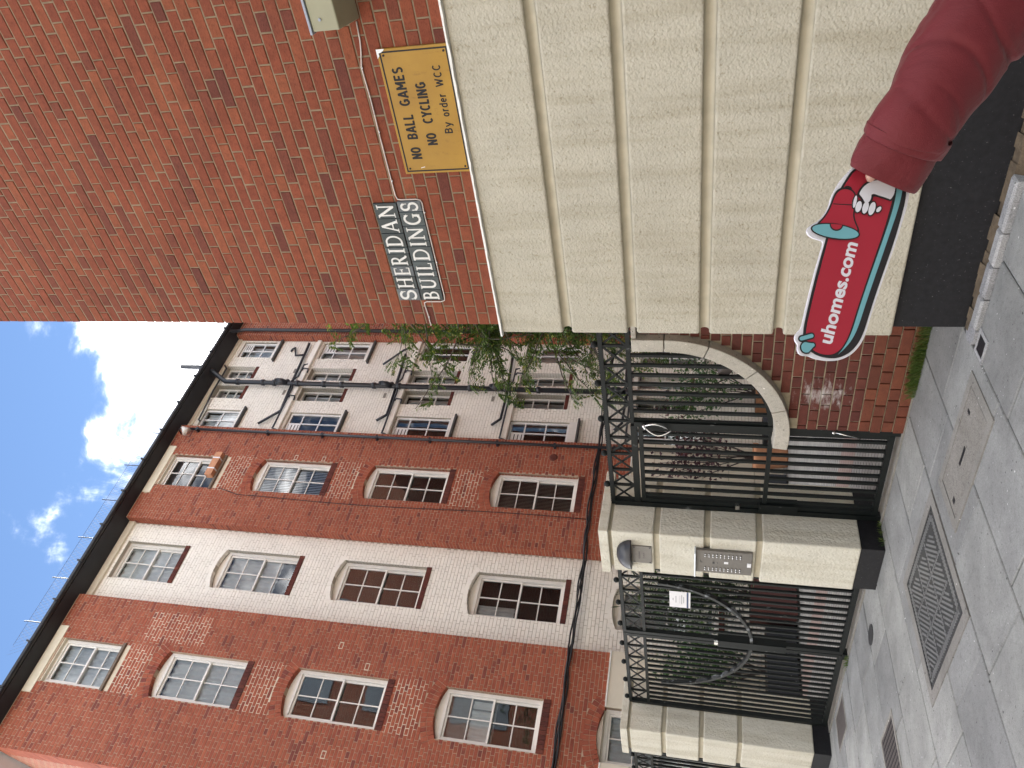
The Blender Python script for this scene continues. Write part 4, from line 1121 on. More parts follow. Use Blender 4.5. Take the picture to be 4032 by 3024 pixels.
# patches repointed in pale mortar
def patch(s0, s1, z0, z1): return MB().box(s0, s1, .0012, .0041, z0, z1)
for s0, s1, z0, z1 in ((1.29, 2.24, 6.21, 6.80), (1.29, 2.24, 9.07, 9.66), (1.29, 2.24, 11.88, 12.53), (5.93, 6.93, 9.06, 9.64), (5.95, 6.90, 6.21, 6.80), (5.95, 6.93, 11.88, 12.52), (2.35, 2.95, 10.9, 12.3)):
    patch(s0, s1, z0, z1).build('repointed_patch', M['mortar_white'], wing)
for s_, z in ((2.62, 8.02), (2.35, 7.4), (6.95, 7.05+3.0), (.72, 7.7), (6.9, 10.75)):
    s_ = A0+round((s_-A0)/.1125)*.1125; z = 3.06+round((z-3.06)/WC)*WC
    mb = MB()
    for a, b_, c_, d in ((s_-.01, s_+.12, z-.008, z+.006), (s_-.01, s_+.12, z+WC-.006, z+WC+.008), (s_-.012, s_+.004, z, z+WC), (s_+.106, s_+.122, z, z+WC)): mb.box(a, b_, -.006, .006, c_, d)
    mb.build('repointed_joint', M['mortar_white'], wing)
# white painted recesses
bwin = [(3.685, 4.592, FZ[f]-.03, SPR[f]+.0, f < 4) for f in range(5)]
dwin_big = [(7.90, 8.53, 1.70+2.85*f-(.0 if f < 4 else 0), 3.09+2.85*f) for f in range(4)]+[(7.90, 8.53, 13.05, 14.09)]
dwin_big2 = [(10.42, 11.0, 1.74+2.85*f, 3.08+2.85*f) for f in range(4)]+[(10.42, 11.0, 13.05, 14.09)]
dwin_nar = []
for a, b_ in ((8.92, 9.365), (9.64, 10.065)):
    for f in range(5): dwin_nar.append((a, b_, 1.90+2.855*f+(.11 if f == 4 else 0)*0, 3.12+2.855*f-(.25 if f == 4 else 0)*0))
def cl(r): return (r[0], r[1], r[2], min(r[3], 14.2))
dwin_nar = [cl(r) for r in dwin_nar]
mb = MB()
rr = [(s0, s1, z0, zs_+(RISE if ar else .06)) for s0, s1, z0, zs_, ar in bwin]
panel(mb, B0, B1, 0, TOP, RB+.008, rr, RB+.30)
mb.build('painted_wall', M['white_joint_shade'], wing); mb = MB()
rrD = [tuple(r) for r in dwin_big+dwin_big2+dwin_nar]
panel(mb, D0, D1, 0, TOP, RB+.008, rrD, RB+.30)
mb.build('painted_wall', M['white_joint_shade'], wing)
def holes_from(rects_, extra=0):
    return lambda z: [(r[0], r[1]) for r in rects_ if r[2]-.0 < z < r[3]]
def b_holes(z):
    H = []
    for s0, s1, z0, zs_, ar in bwin:
        if z0-.10 < z < zs_: H.append((s0, s1))
        elif zs_ <= z < zs_+RISE+.06 and (ar or z < zs_+.06):
            if ar:
                c = (s1-s0)/2; R_ = (c*c+RISE*RISE)/(2*RISE); cz = zs_+RISE-R_; hh = R_*R_-(z-.02-cz)**2
                if hh > 0: H.append(((s0+s1)/2-min(c, math.sqrt(hh)), (s0+s1)/2+min(c, math.sqrt(hh))))
            else: H.append((s0, s1))
    return H
def d_holes(z):
    H = [(r[0], r[1]) for r in dwin_big+dwin_big2 if r[2] < z < r[3]]
    H += [(r[0], r[1]) for r in dwin_nar if r[2]-.08 < z < r[3]]
    return H
wb = lay(B0+.003, B1-.003, .0, TOP, WC, b_holes, joint=.008)+lay(D0+.003, D1-.003, .0, TOP, WC, d_holes, joint=.008)
bricks(wb, M['white_brick'], wing, RB, .0085, CAMPOS, 0, 'painted_brickwork', .003, .004, tw)
mb = MB()
for s0, s1, z0, zs_, ar in bwin:
    for side in (s0, s1):
        z = z0
        while z < zs_-.02:
            if side == s1: mb.box(s1, s1+.006, RB+.010, RB+.2, z+.0035, z+WC-.0035)
            z += WC
for r in dwin_nar+dwin_big+dwin_big2:
    z = r[2]
    while z < r[3]-.02: mb.box(r[1], r[1]+.006, RB+.010, RB+.2, z+.0035, min(r[3], z+WC)-.0035); z += WC
kind(mb.build('painted_reveal', M['white_brick'], wing), 'stuff')
for s0, s1, z0, zs_, ar in bwin:
    if ar: arch_ring(s0, s1, zs_, RISE, .10, M['white_brick'], RB-.001, 1 if False else 11, wing, 1, 'painted_arch')
    mb = MB(); n = 12; wd = (s1-s0)/n
    for i in range(n): mb.cbox(s0+i*wd+.002, s0+(i+1)*wd-.002, RB-.018, RB+.14, z0-.105, z0-.002, .004)
    mb.build('sill', M['brick_sill'], wing)
for r in dwin_nar:
    mb = MB(); n = 6; wd = (r[1]-r[0])/n
    for i in range(n): mb.cbox(r[0]+i*wd+.002, r[0]+(i+1)*wd-.002, RB-.012, RB+.16, r[2]-.085, r[2]-.002, .004)
    mb.build('sill', M['brick_sill'], wing)
# string course under the eaves in the white bays
MB().box(B0, B1, RB-.06, RB+.0, 14.16, TOP).build('eaves_band', M['lintel'], wing)
MB().box(D0, D1, RB-.05, RB+.0, 14.2, TOP).build('eaves_band', M['lintel'], wing)
# rendered ground storey of the red bays
for a, b_ in ((A0, A1), (C0, C1)):
    mb = MB(); rr = [(s0, s1, z0, 3.05) for s0, s1, z0, zs_, ar in red_win if a < s0 < b_ and z0 < 3]
    panel(mb, a-.02, b_+.02, 0, 3.03, -.03, rr, .12)
    mb.add([(a-.02, -.03, 0), (a-.02, .22, 0), (a-.02, .22, 3.03), (a-.02, -.03, 3.03)], [(3,2,1,0)])
    mb.build('render_storey', M['cream_wing'], wing)
    s0, s1 = rr[0][0], rr[0][1]
    for p, q in ((a-.025, s0), (s1, b_+.025)): bevel(MB().box(p, q, -.045, .01, 3.025, 3.05).build('render_ledge', M['white_lip'], wing), .004)
    for z in (.55, 1.05, 1.55, 2.05, 2.55):
        for p, q in ((a-.02, s0), (s1, b_+.02)): MB().box(p, q, -.034, -.0305, z, z+.025).build('groove', M['cream_groove'], wing)

# ---- windows
def wavy(s0, s1, z0, z1, y, amp, wl, mat, parent, name='curtain'):
    mb = MB(); n = max(8, int((s1-s0)/wl*6)); V = []; F = []
    for i in range(n+1):
        x = s0+(s1-s0)*i/n; yy = y+amp*math.sin((x-s0)/wl*2*math.pi)+amp*.5*math.sin((x-s0)/wl*3.7)
        V += [(x, yy, z0), (x, yy+RN.uniform(-.004, .004), z1)]
    F = [(2*i, 2*i+2, 2*i+3, 2*i+1) for i in range(n)]
    mb.add(V, F); return mb.build(name, mat, parent, True)
def dress(fr, how, s0, s1, z0, z1, y):
    zm = (z0+z1)/2
    if how == 'net': wavy(s0, s1, z0, z1, y, .012, .11, M['net'], fr)
    elif how == 'white': wavy(s0, s1, z0, z1, y, .02, .16, M['curtain'], fr)
    elif how == 'sides':
        wavy(s0, s0+.17, z0, z1, y, .015, .07, M['curtain'], fr); wavy(s1-.2, s1, z0, z1, y, .015, .07, M['net'], fr)
    elif how == 'upper': 
        wavy(s0, s1, zm-.05, z1, y, .012, .2, M['grey_curtain'], fr)
        wavy(s0+.05, s1-.05, zm-.02, zm+.38, y-.02, .012, .1, M['curtain'], fr)
    elif how == 'whiteupper': wavy(s0, s1, z0+.40, z1, y, .02, .16, M['curtain'], fr)
    elif how == 'left': wavy(s0, s0+.26, z0+.9, z1, y, .015, .09, M['net'], fr)
    elif how in ('blind', 'shutter'):
        mb = MB(); n = 17 if how == 'blind' else 22
        for i in range(n):
            x = s0+(s1-s0)*(i+.5)/n; wd = (s1-s0)/n*.36
            if how == 'blind': mb.add([(x-wd, y-.008, z0), (x+wd, y+.010, z0), (x+wd, y+.010, z1), (x-wd, y-.008, z1)], [(0,1,2,3)])
            else: mb.add([(x-wd, y-.006, z0), (x+wd, y+.008, z0), (x+wd, y+.008, z1), (x-wd, y-.006, z1)], [(0,1,2,3)])
        mb.build('blind', M['blind' if how == 'blind' else 'shutter'], fr)
        if how == 'shutter': MB().box(s0, s1, y-.012, y+.012, zm-.03, zm+.03).build('louvre_rail', M['shutter'], fr)
def sash_window(s0, s1, z0, zs_, arched, yf, how, rise=RISE):
    """double hung sash, two panes wide and two high in each sash"""
    mb = MB(); j = .062
    mb.box(s0, s0+j, yf, yf+.13, z0, zs_); mb.box(s1-j, s1, yf, yf+.13, z0, zs_)
    mb.box(s0+j, s1-j, yf+.004, yf+.13, zs_-.055, zs_); mb.box(s0+j, s1-j, yf+.002, yf+.13, z0, z0+.062)
    mb.box(s0-.01 if False else s0, s1, yf-.03, yf-.001, z0, z0+.028)
    fr = mb.build('window', M['window_paint'], wing)
    if arched:
        n = 12; poly = [(s0+.002, zs_+.001), (s1-.002, zs_+.001)]+[(s1-.002-(s1-s0-.004)*i/n, arch_z(s1-.002-(s1-s0-.004)*i/n, s0, s1, zs_, rise)+.004) for i in range(n+1)]
        MB().prism(poly, yf+.012, yf+.10).build('head_panel', M['window_panel'], fr)
    a, b_ = s0+j, s1-j; zm = z0+(zs_-z0)*.505; c_ = z0+.062; d = zs_-.055
    st = .030; gb = .020
    pm = (a+b_)/2
    for nm, lo, hi, y in (('upper_sash', zm-.02, d, yf+.045), ('lower_sash', c_, zm+.02, yf+.085)):
        mb = MB(); t_ = .036
        mb.box(a, a+st, y, y+t_, lo, hi); mb.box(b_-st, b_, y, y+t_, lo, hi)
        mb.box(a+st, b_-st, y, y+t_, hi-.036, hi); mb.box(a+st, b_-st, y, y+t_, lo, lo+(.036 if nm[0] == 'u' else .05))
        lo2, hi2 = lo+(.036 if nm[0] == 'u' else .05), hi-.036; mz = (lo2+hi2)/2
        mb.box(pm-gb/2, pm+gb/2, y+.002, y+t_-.004, lo2, hi2)
        mb.box(a+st, pm-gb/2, y+.003, y+t_-.005, mz-gb/2, mz+gb/2); mb.box(pm+gb/2, b_-st, y+.003, y+t_-.005, mz-gb/2, mz+gb/2)
        mb.build(nm, M['window_paint'], fr)
        for p, q in ((a+st, pm-gb/2), (pm+gb/2, b_-st)):
            for e, g_ in ((lo2, mz-gb/2), (mz+gb/2, hi2)):
                o = MB().add([(p, 0, e), (q, 0, e), (q, 0, g_), (p, 0, g_)], [(0,1,2,3)]).build('pane', M['glass'], fr)
                o.location = (0, y+.018, 0); o.rotation_euler = (0, 0, 0)
    dress(fr, how, a, b_, c_, d, yf+.150)
    return fr
dressA = ['net', 'upper', 'none', 'white', 'net']
dressC = ['net', 'shutter', 'none', 'blind', 'none']
dressB = ['net', 'left', 'none', 'whiteupper', 'white']
for s0, s1, z0, zs_, ar in red_win:
    f = FZ.index(z0)
    sash_window(s0, s1, z0, zs_, ar, .10, (dressA if s0 < 3 else dressC)[f])
for f, (s0, s1, z0, zs_, ar) in enumerate(bwin): sash_window(s0, s1, z0, zs_ if ar else zs_+.06, ar, RB+.12, dressB[f])
def casement(s0, s1, z0, z1, cols_, rows_, yf, mat, glass, jw=.045, gb=.028, how=None, vents=0):
    mb = MB()
    mb.box(s0, s0+jw, yf, yf+.07, z0, z1); mb.box(s1-jw, s1, yf, yf+.07, z0, z1)
    mb.box(s0+jw, s1-jw, yf+.002, yf+.07, z1-jw, z1); mb.box(s0+jw, s1-jw, yf-.004, yf+.07, z0, z0+jw*1.1)
    fr = mb.build('window', mat, wing)
    a, b_, c_, d = s0+jw, s1-jw, z0+jw*1.1, z1-jw
    zc = [c_+(d-c_)*r_ for r_ in rows_]
    xc = [a+(b_-a)*i/cols_ for i in range(cols_+1)]
    mb = MB()
    for x in xc[1:-1]: mb.box(x-gb/2, x+gb/2, yf+.008, yf+.045, c_, d)
    for z in zc[1:-1]:
        for p, q in zip(xc[:-1], xc[1:]): mb.box(p+(gb/2 if p > a else 0), q-(gb/2 if q < b_ else 0), yf+.010, yf+.043, z-gb/2, z+gb/2)
    mb.build('glazing_bar', mat, fr)
    for i, (p, q) in enumerate(zip(xc[:-1], xc[1:])):
        for k, (e, g_) in enumerate(zip(zc[:-1], zc[1:])):
            if vents and k == len(zc)-2 and i == vents-1:
                vp = MB().box(p+gb/2, q-gb/2, yf+.012, yf+.03, e+gb/2, g_-gb/2).build('vent_panel', mat, fr)
                vm = MB()
                for zz in range(3): vm.box(p+.04, q-.04, yf+.006, yf+.0118, e+.03+zz*(g_-e-.05)/3, e+.03+zz*(g_-e-.05)/3+.02)
                vm.build('vent_slot', M['slate'], vp); continue
            MB().add([(p, yf+.03, e), (q, yf+.03, e), (q, yf+.03, g_), (p, yf+.03, g_)], [(0,1,2,3)]).build('pane', glass, fr)
    if how: dress(fr, how, a, b_, c_, d, yf+.14)
    return fr
howD1 = [None, None, None, None, 'net']; howD4 = ['net', 'white', None, 'net', 'net']
for f, r in enumerate(dwin_big):
    casement(*r, 2, [0, .5, 1] if f in (0, 4) else [0, .38, .76, 1], RB+.06, M['upvc'], M['glass'], how=howD1[f], vents=0 if f in (0, 4) else 1)
    bevel(MB().box(r[0]-.0, r[1]+.06, RB-.10, RB+.06, r[2]-.245 if f == 1 else r[2]-.15, (r[2]-.245 if f == 1 else r[2]-.15)+.045).build('sill', M['slate'], wing), .004)
    MB().box(r[0]+.0, r[1]+.01, RB-.01, RB+.06, r[2]-(.20 if f == 1 else .105), r[2]-.001).build('window_board', M['window_paint'], wing)
for f, r in enumerate(dwin_big2):
    casement(*r, 2, [0, 1] if f == 4 and False else ([0, .38, .76, 1] if f else [0, .5, 1]), RB+.06, M['upvc'], M['glass'], how=howD4[f], vents=2 if f in (1, 3, 4) else 0)
    zz = r[2]-(.28 if f == 1 else .17)
    bevel(MB().box(r[0]-.16, r[1]+.03, RB-.10, RB+.06, zz, zz+.045).build('sill', M['slate'], wing), .004)
    MB().box(r[0]-.0, r[1]+.01, RB-.01, RB+.06, zz+.046, r[2]-.001).build('window_board', M['window_paint'], wing)
for r in dwin_nar: casement(*r, 1, [0, .333, .667, 1], RB+.17, M['window_paint'], M['glass'], how='net')
# ---- pipes of the white bay
def pipe(pts, r_, name='drain_pipe', mat='pipe', n=10): return MB().tube(pts, r_, n).build(name, M[mat], wing, True)
PY = RB-.14
st = 9.375
stack = pipe([(st+.29, PY-.22, 15.25), (st+.29, PY-.22, 14.52), (st+.27, PY-.22, 14.42), (st+.05, PY-.05, 13.98), (st, PY, 13.86), (st, PY, .05)], .062, 'soil_stack', n=14)
for z in (13.5, 12.75, 12.42, 11.75, 11.0, 10.5, 9.62, 8.95, 8.1, 7.1, 6.2, 5.4, 4.6, 3.3, 2.4):
    MB().tube([(st, PY, z-.045), (st, PY, z-.04), (st, PY, z+.04), (st, PY, z+.045)], [.066, .082, .082, .066], 14).build('pipe_collar', M['pipe'], stack, True)
for z in (12.05, 9.15, 6.30, 3.4):
    mb = MB(); mb.tube([(st, PY, z+.0), (st-.03, PY-.10, z+.10), (st-.05, PY-.16, z+.22)], [.07, .08, .062], 12); mb.tube([(st-.05, PY-.16, z+.22), (st-.06, PY-.19, z+.27)], [.055, .03], 12)
    mb.tube([(st+.09, PY, z+.02), (st, PY, z)], .06, 12); mb.build('branch_joint', M['pipe'], stack, True)
for k, z in enumerate((11.97, 9.07, 6.19, 3.35)):
    a = pipe([(10.55 if k else 10.9, PY+.06, z+.07), (st+.05, PY+.06, z)], .034, 'waste_pipe')
    pipe([(st-.05, PY+.06, z-.02), (8.50, PY+.06, z-.08+.03*k), (8.47, PY+.06, z-.06+.03*k), (8.05 if k == 0 else 8.30, PY+.06, z+(.36 if k == 0 else .16))], .032, 'waste_pipe')
    if k == 0: pipe([(10.46, PY+.06, z+.05), (10.44, PY+.06, z+.30), (10.72, PY+.06, z+.42), (10.72, PY+.1, z+.52), (10.64, PY+.12, z+.54)], .028, 'waste_pipe')
    if k == 1: pipe([(10.80, PY+.06, z+.0), (10.70, PY+.06, z+.16), (10.17, PY+.06, z+.58)], .026, 'waste_pipe')
    # boxed ledge and the thin overflow pipe below it
    bevel(MB().box(D0+.0, D1-.02, RB-.085, RB-.001, z-.26, z-.135).build('boxed_pipe', M['white_brick'], wing), .02)
    pipe([(7.66, -.02, z-.24), (7.86, PY+.02, z-.24), (7.90, PY+.02, z-.12), (7.96, PY+.03, z-.12), (st-.12, PY+.02, z-.11), (st+.02, PY-.06, z-.05), (st+.3, PY+.05, z-.10), (10.1, PY+.06, z-.09), (10.12, PY+.06, z-.19)], .022, 'overflow_pipe')
    for x in (8.95, 9.9):
        pipe([(x, PY+.05, z-.12), (x+.02, PY+.0, z-.17), (x+.02, PY+.02, z-.30), (x-.10, PY+.04, z-.31)], .020, 'overflow_pipe')
d1 = pipe([(7.62, -.08, 14.12), (7.62, -.08, .05)], .032, 'down_pipe')
for z in (13.7, 11.75, 10.3, 8.9, 7.6, 6.0, 4.7, 3.4):
    MB().box(7.575, 7.665, -.115, .002, z, z+.05).build('pipe_bracket', M['pipe'], d1)
d2 = pipe([(10.9, -.32, 14.40), (11.0, -.2, 14.28), (11.12, -.1, 14.2), (11.18, -.09, 14.05), (11.18, -.09, .05)], .048, 'down_pipe', n=12)
pipe([(8.05, PY+.06, 13.99), (8.10, PY+.06, 14.05), (9.1, PY+.06, 14.13), (9.9, PY+.06, 14.12), (10.02, PY+.06, 14.24)], .022, 'overflow_pipe')
for k in range(4):
    for x in (9.09, 9.86):
        z = 3.79+2.8*k-.08
        mb = MB(); mb.box(x, x+.16, RB-.012, RB+.0, z-.035, z+.035); v_ = mb.build('vent_brick', M['stone_vent'], wing)
        mb = MB()
        for i in range(7): mb.box(x+.012+i*.02, x+.020+i*.02, RB-.0145, RB-.0118, z-.026, z+.026)
        mb.build('vent_slot', M['slate'], v_)
# black cable bundle sagging along the wall
for q in range(4):
    pts = []; s_ = A0-.05
    while s_ < 11.4:
        yy = -.045 if not (B0 < s_ < B1 or D0 < s_ < D1) else (.06 if B0 < s_ < B1 else -.02)
        pts.append((s_, yy-.010*math.cos(s_*3.1+q*1.6)-.012*q*.6, 3.745+.028*math.sin(s_*2.3+q*2.1)+.012*math.sin(s_*7.0+q)+.01*q)); s_ += .13
    MB().tube(pts, .017, 6).build('cable_bundle', M['black_cable'], wing, True)
pts = [(5.87-.10*math.sin(z*.9)*.3-.04, -.010, z) for z in [3.8+.25*i for i in range(34)]]
pts[-1] = (6.0, -.02, 12.35); MB().tube(pts, .008, 6).build('thin_cable', M['black_cable'], wing, True)
# eaves: soffit, gutter, roof edge and wire fence
MB().box(A0-.35, E1, -.33, .3, TOP, TOP+.05).build('soffit', M['soffit'], wing)
mb = MB()
prof = [(-.33, TOP+.05), (-.345, TOP+.005), (-.40, TOP-.012), (-.435, TOP+.005), (-.445, TOP+.055), (-.435, TOP+.06), (-.425, TOP+.02), (-.40, TOP+.012), (-.35, TOP+.05)]
V = [(A0-.35, y, z) for y, z in prof]+[(E1, y, z) for y, z in prof]; n = len(prof)
mb.add(V, [(i, (i+1) % n, (i+1) % n+n, i+n) for i in range(n)]); mb.build('gutter', M['gutter'], wing, fixn=True)
s_ = A0; gbm = MB().box(0, .03, -.474, -.39, TOP-.02, TOP+.095).mesh('gutter_bracket', M['gutter'])
while s_ < 13: place('gutter_bracket', gbm, wing, (s_, 0, 0)); s_ += .9
MB().box(A0-.35, E1, -.36, 9, TOP+.051, TOP+.10).build('roof', M['roof'], wing)
fence_posts = []
for k in range(-1, 12):
    s_ = 3.357+.99*k-.05
    MB().tube([(s_, -.30, TOP+.09), (s_, -.30, TOP+.52), (s_-.02, -.33, TOP+.57)], .011, 6).build('fence_post', M['gutter'], wing)
mb = MB(); H0, H1 = TOP+.10, TOP+.50; s_ = 1.8
while s_ < 13.2:
    for dx in (.16, -.16):
        mb.tube([(s_, -.295, H0), (s_+dx*1.25, -.295, H1)], .0022, 3, False)
    s_ += .08
for z in (H0, H1): mb.tube([(1.8, -.295, z), (13.2, -.295, z)], .004, 4, False)
kind(mb.build('fence_mesh', M['fence_wire'], wing), 'stuff')
# small floodlight under the eaves
fl = thing('eaves_floodlight', 'cream floodlight on a bracket high under the black gutter', 'lamp')
p = tw(Vector((7.50, -.28, 13.98)))
mb = MB(); mb.lathe([(.035, 0), (.05, .05), (.10, .16), (.112, .19)], n=16); o = mb.build('shade', M['flood_white'], fl, True); o.location = p; o.rotation_euler = (rad(150), rad(20), 0)
MB().tube([tuple(tw(Vector((7.50, .0, 14.16)))), tuple(tw(Vector((7.50, -.2, 14.12)))), tuple(p)], .018, 8).build('bracket', M['pipe'], fl, True)
# terracotta trough on the top sill
tg = thing('window_trough', 'terracotta trough with white straps on the top floor sill', 'planter')
o = MB().box(6.25, 6.90, -.17, -.02, 12.61, 12.78).build('trough', M['terracotta'], tg); o.matrix_world = wmat
for s_ in (6.42, 6.72):
    o = MB().box(s_, s_+.03, -.175, -.015, 12.605, 12.79).build('strap', M['paper'], tg); o.matrix_world = wmat
# wall plate (round pattress)
mb = MB(); mb.tube([(7.35, .004, 4.72), (7.35, -.02, 4.72)], [.10, .07], 10); mb.build('tie_plate', M['brick_sill'], wing)

# back block closing the court
bb = thing('back_block', 'plain red brick block closing the far end of the courtyard', 'building')
MB().box(-11.0, -3.0, 18.2, 22, 0, 14.4).build('wall', M['far_brick'], bb)
mb = MB(); mb.add([(-11.2, 18.0, 14.41), (-2.8, 18.0, 14.41), (-2.8, 22.2, 14.41), (-11.2, 22.2, 14.41), (-11.2, 20.1, 16.6), (-2.8, 20.1, 16.6)], [(0,1,5,4), (2,3,4,5), (3,0,4), (1,2,5), (3,2,1,0)]); mb.build('roof', M['slate'], bb)  # pitched roof shaped so this unseen block shades court and pavement
# unseen stucco terrace added behind the viewer to bounce warm sunlight back
tr2 = thing('bounce_terrace', 'unseen stucco terrace added across the street to bounce sunlight', 'building')
MB().box(-40, 30, -22, -11, -.13, 13.0).build('wall', M['stucco'], tr2)
wm_ = MB().box(-.55, .55, 0, .05, 0, 1.9).mesh('window', M['frosted'])
for i in range(22):
    for k in range(4): place('window', wm_, tr2, (-38+3.1*i, -11.04, .8+3.1*k))
MB().box(-40.3, 30.3, -22.3, -10.7, 13.001, 13.4).build('cornice', M['stucco'], tr2)
MB().box(-40, 30, -11, -8.6, -.129, -.005).build('far_pavement', M['concrete_rim'], tr2)
for k in range(5):
    for j in range(4): MB().box(-10.2+j*1.9, -9.2+j*1.9, 18.15, 18.19, 1.3+2.85*k, 3.0+2.85*k).build('window', M['frosted'], bb)

# ------------------------------------------------------------------ plants
def leaf(mb, p, d, up, ln, wd, fold=.25):
    d = d.normalized(); s_ = d.cross(up)
    s_ = s_.normalized() if s_.length > 1e-4 else Vector((1, 0, 0)); n = s_.cross(d)
    q = p+d*ln*.5-n*ln*.04
    mb.add([p, q+s_*wd/2+n*wd*fold, p+d*ln-n*ln*.12, q-s_*wd/2+n*wd*fold, q], [(0, 1, 4), (1, 2, 4), (0, 4, 3), (4, 2, 3)])
def rv(r=1): return Vector((RN.gauss(0, 1), RN.gauss(0, 1), RN.gauss(0, 1))).normalized()*r
def limb(mb, p, d, ln, r0, r1, bend=.3, seg=5):
    pts = [p]; dd = d.normalized()
    for i in range(seg):
        dd = (dd+rv(bend/seg*1.5)).normalized(); pts.append(pts[-1]+dd*ln/seg)
    mb.tube(pts, [r0+(r1-r0)*i/seg for i in range(seg+1)], 6, False); return pts
def bush(name, label, base, z0, h, rad_, mat, n, ln, wd, stem_mat, group=None, nst=7, up=.5, lowgap=.15):
    t = thing(name, label, 'shrub', base, 0, group)
    st_ = MB(); lv = MB()
    for k in range(nst):
        a = 2*math.pi*k/nst+RN.uniform(-.3, .3)
        p = Vector((RN.uniform(-.05, .05), RN.uniform(-.05, .05), z0))
        pts = limb(st_, p, Vector((math.cos(a)*RN.uniform(.1, .55), math.sin(a)*RN.uniform(.1, .55), 1)), h*RN.uniform(.7, 1.0), .014, .004, .35, 7)
        for q in range(n//nst):
            u = lowgap+(1-lowgap)*RN.random()**.8; i = min(len(pts)-2, int(u*(len(pts)-1)))
            c_ = pts[i].lerp(pts[i+1], RN.random())+rv(rad_*RN.random()**.6*.55)
            d = (rv()+Vector((0, 0, up))).normalized()
            leaf(lv, c_, d, rv(), ln*RN.uniform(.7, 1.2), wd*RN.uniform(.7, 1.2))
    st_.build('stem', stem_mat, t, True); kind(lv.build('foliage', mat, t), 'stuff')
    return t
def wpt(s_, dep, z=0): return tuple(tw(Vector((s_, -dep, z))))
def pot(name, label, base, prof, mat, soil_z, soil_r):
    t = thing(name, label, 'planter', base, 0, 'planters in the courtyard')
    MB().lathe(prof, n=28).build('vessel', mat, t, True); MB().lathe([(soil_r*.5, soil_z-.02), (soil_r, soil_z)], n=20).build('soil', M['soil'], t)
    return t
def trough(name, label, base, lx, ly, h, mat, rz=0):
    t = thing(name, label, 'planter', base, rz, 'planters in the courtyard')
    bevel(MB().box(-lx/2, lx/2, -ly/2, ly/2, .03, h).build('vessel', mat, t), .012)
    MB().box(-lx/2+.03, lx/2-.03, -ly/2+.03, ly/2-.03, h+.001, h+.004).build('soil', M['soil'], t)
    mb = MB()
    for x in (-lx/2+.06, lx/2-.06): mb.box(x-.03, x+.03, -ly/2+.03, ly/2-.03, -.004, .03)
    mb.build('foot', M['slate'], t); return t
# maroon tub and oleander behind the double gate
trough('maroon_planter', 'big dark maroon planter box behind the right gate leaf', (-11.35, 8.0, 0), .82, .6, .74, M['maroon'], WA)
bush('oleander_shrub', 'tall dark oleander with narrow leaves in the maroon planter', (-11.35, 8.0, 0), .74, 2.0, .75, M['leaf_oleander'], 2600, .16, .028, M['stem_dark'], nst=12)
trough('navy_planter', 'long navy planter box behind the left gate leaf', (-11.75, 7.0, 0), 1.15, .45, .50, M['navy'], WA)
bush('bay_shrub', 'dense green leafy shrub in the navy planter', (-11.85, 6.9, 0), .50, 1.75, .62, M['leaf_green'], 2200, .10, .034, M['stem_dark'], nst=9, lowgap=.45)
# terracotta pot with the purple shrub
pot('terracotta_pot', 'wide terracotta pot holding the purple leaved shrub', (-11.16, 11.05, 0), [(.17, -.004), (.19, .04), (.245, .50), (.27, .56), (.27, .63), (.245, .63), (.235, .58)], M['terracotta'], .585, .232)
bush('purple_shrub', 'open purple leaved smoke bush growing in a terracotta pot', (-11.16, 11.05, 0), .58, 2.05, .72, M['leaf_purple'], 620, .085, .075, M['stem_dark'], nst=11, lowgap=.40)
trough('black_trough', 'low black trough left of the terracotta pot', (-11.45, 10.40, 0), .62, .36, .40, M['navy'], WA)
trough('black_trough', 'low black trough between terracotta pot and timber planter', (-11.20, 11.85, 0), .62, .36, .42, M['navy'], WA)
trough('timber_planter', 'brown timber planter holding the small green tree', (-11.05, 12.9, 0), .95, .42, .55, M['timber'], WA)
bush('camellia_shrub', 'small glossy green tree in the brown timber planter', (-11.05, 12.85, 0), .55, 2.0, .8, M['leaf_green'], 1100, .10, .05, M['stem_dark'], nst=8, lowgap=.35)
pot('olive_pot', 'small terracotta pot with a thin olive sapling', (-8.9, 11.2, 0), [(.12, -.004), (.17, .30), (.185, .34), (.17, .34)], M['terracotta'], .31, .158)
bush('olive_sapling', 'thin grey leaved olive sapling behind the side railing', (-8.9, 11.2, 0), .3, 2.5, .5, M['leaf_olive'], 120, .10, .018, M['stem_dark'], nst=3, lowgap=.6)
# robinia reaching out from behind the corner
tr_ = thing('robinia_tree', 'robinia tree reaching drooping branches past the brick corner', 'tree', (-4.10, 8.4, 0))
tk = MB(); lv = MB()
trunk = limb(tk, Vector((0, 0, -.05)), Vector((-.02, .0, 1)), 4.4, .13, .08, .12, 8)
def pinnate(p, d):
    """compound leaf of small paired leaflets"""
    d = (d+Vector((0, 0, -.55))).normalized(); ln = RN.uniform(.14, .22); n = RN.randint(5, 7)
    sd = d.cross(Vector((0, 0, 1))); sd = sd.normalized() if sd.length > .01 else Vector((1, 0, 0))
    sd = (sd+rv(.35)).normalized()
    for i in range(n):
        q = p+d*ln*(i+1)/n+Vector((0, 0, -.02*(i/n)**2))
        for s_ in (-1, 1): leaf(lv, q, sd*s_+d*.35, Vector((0, 0, 1))+rv(.5), RN.uniform(.055, .080), .031, .1)
    leaf(lv, p+d*ln, d, Vector((0, 0, 1)), .05, .022, .1)
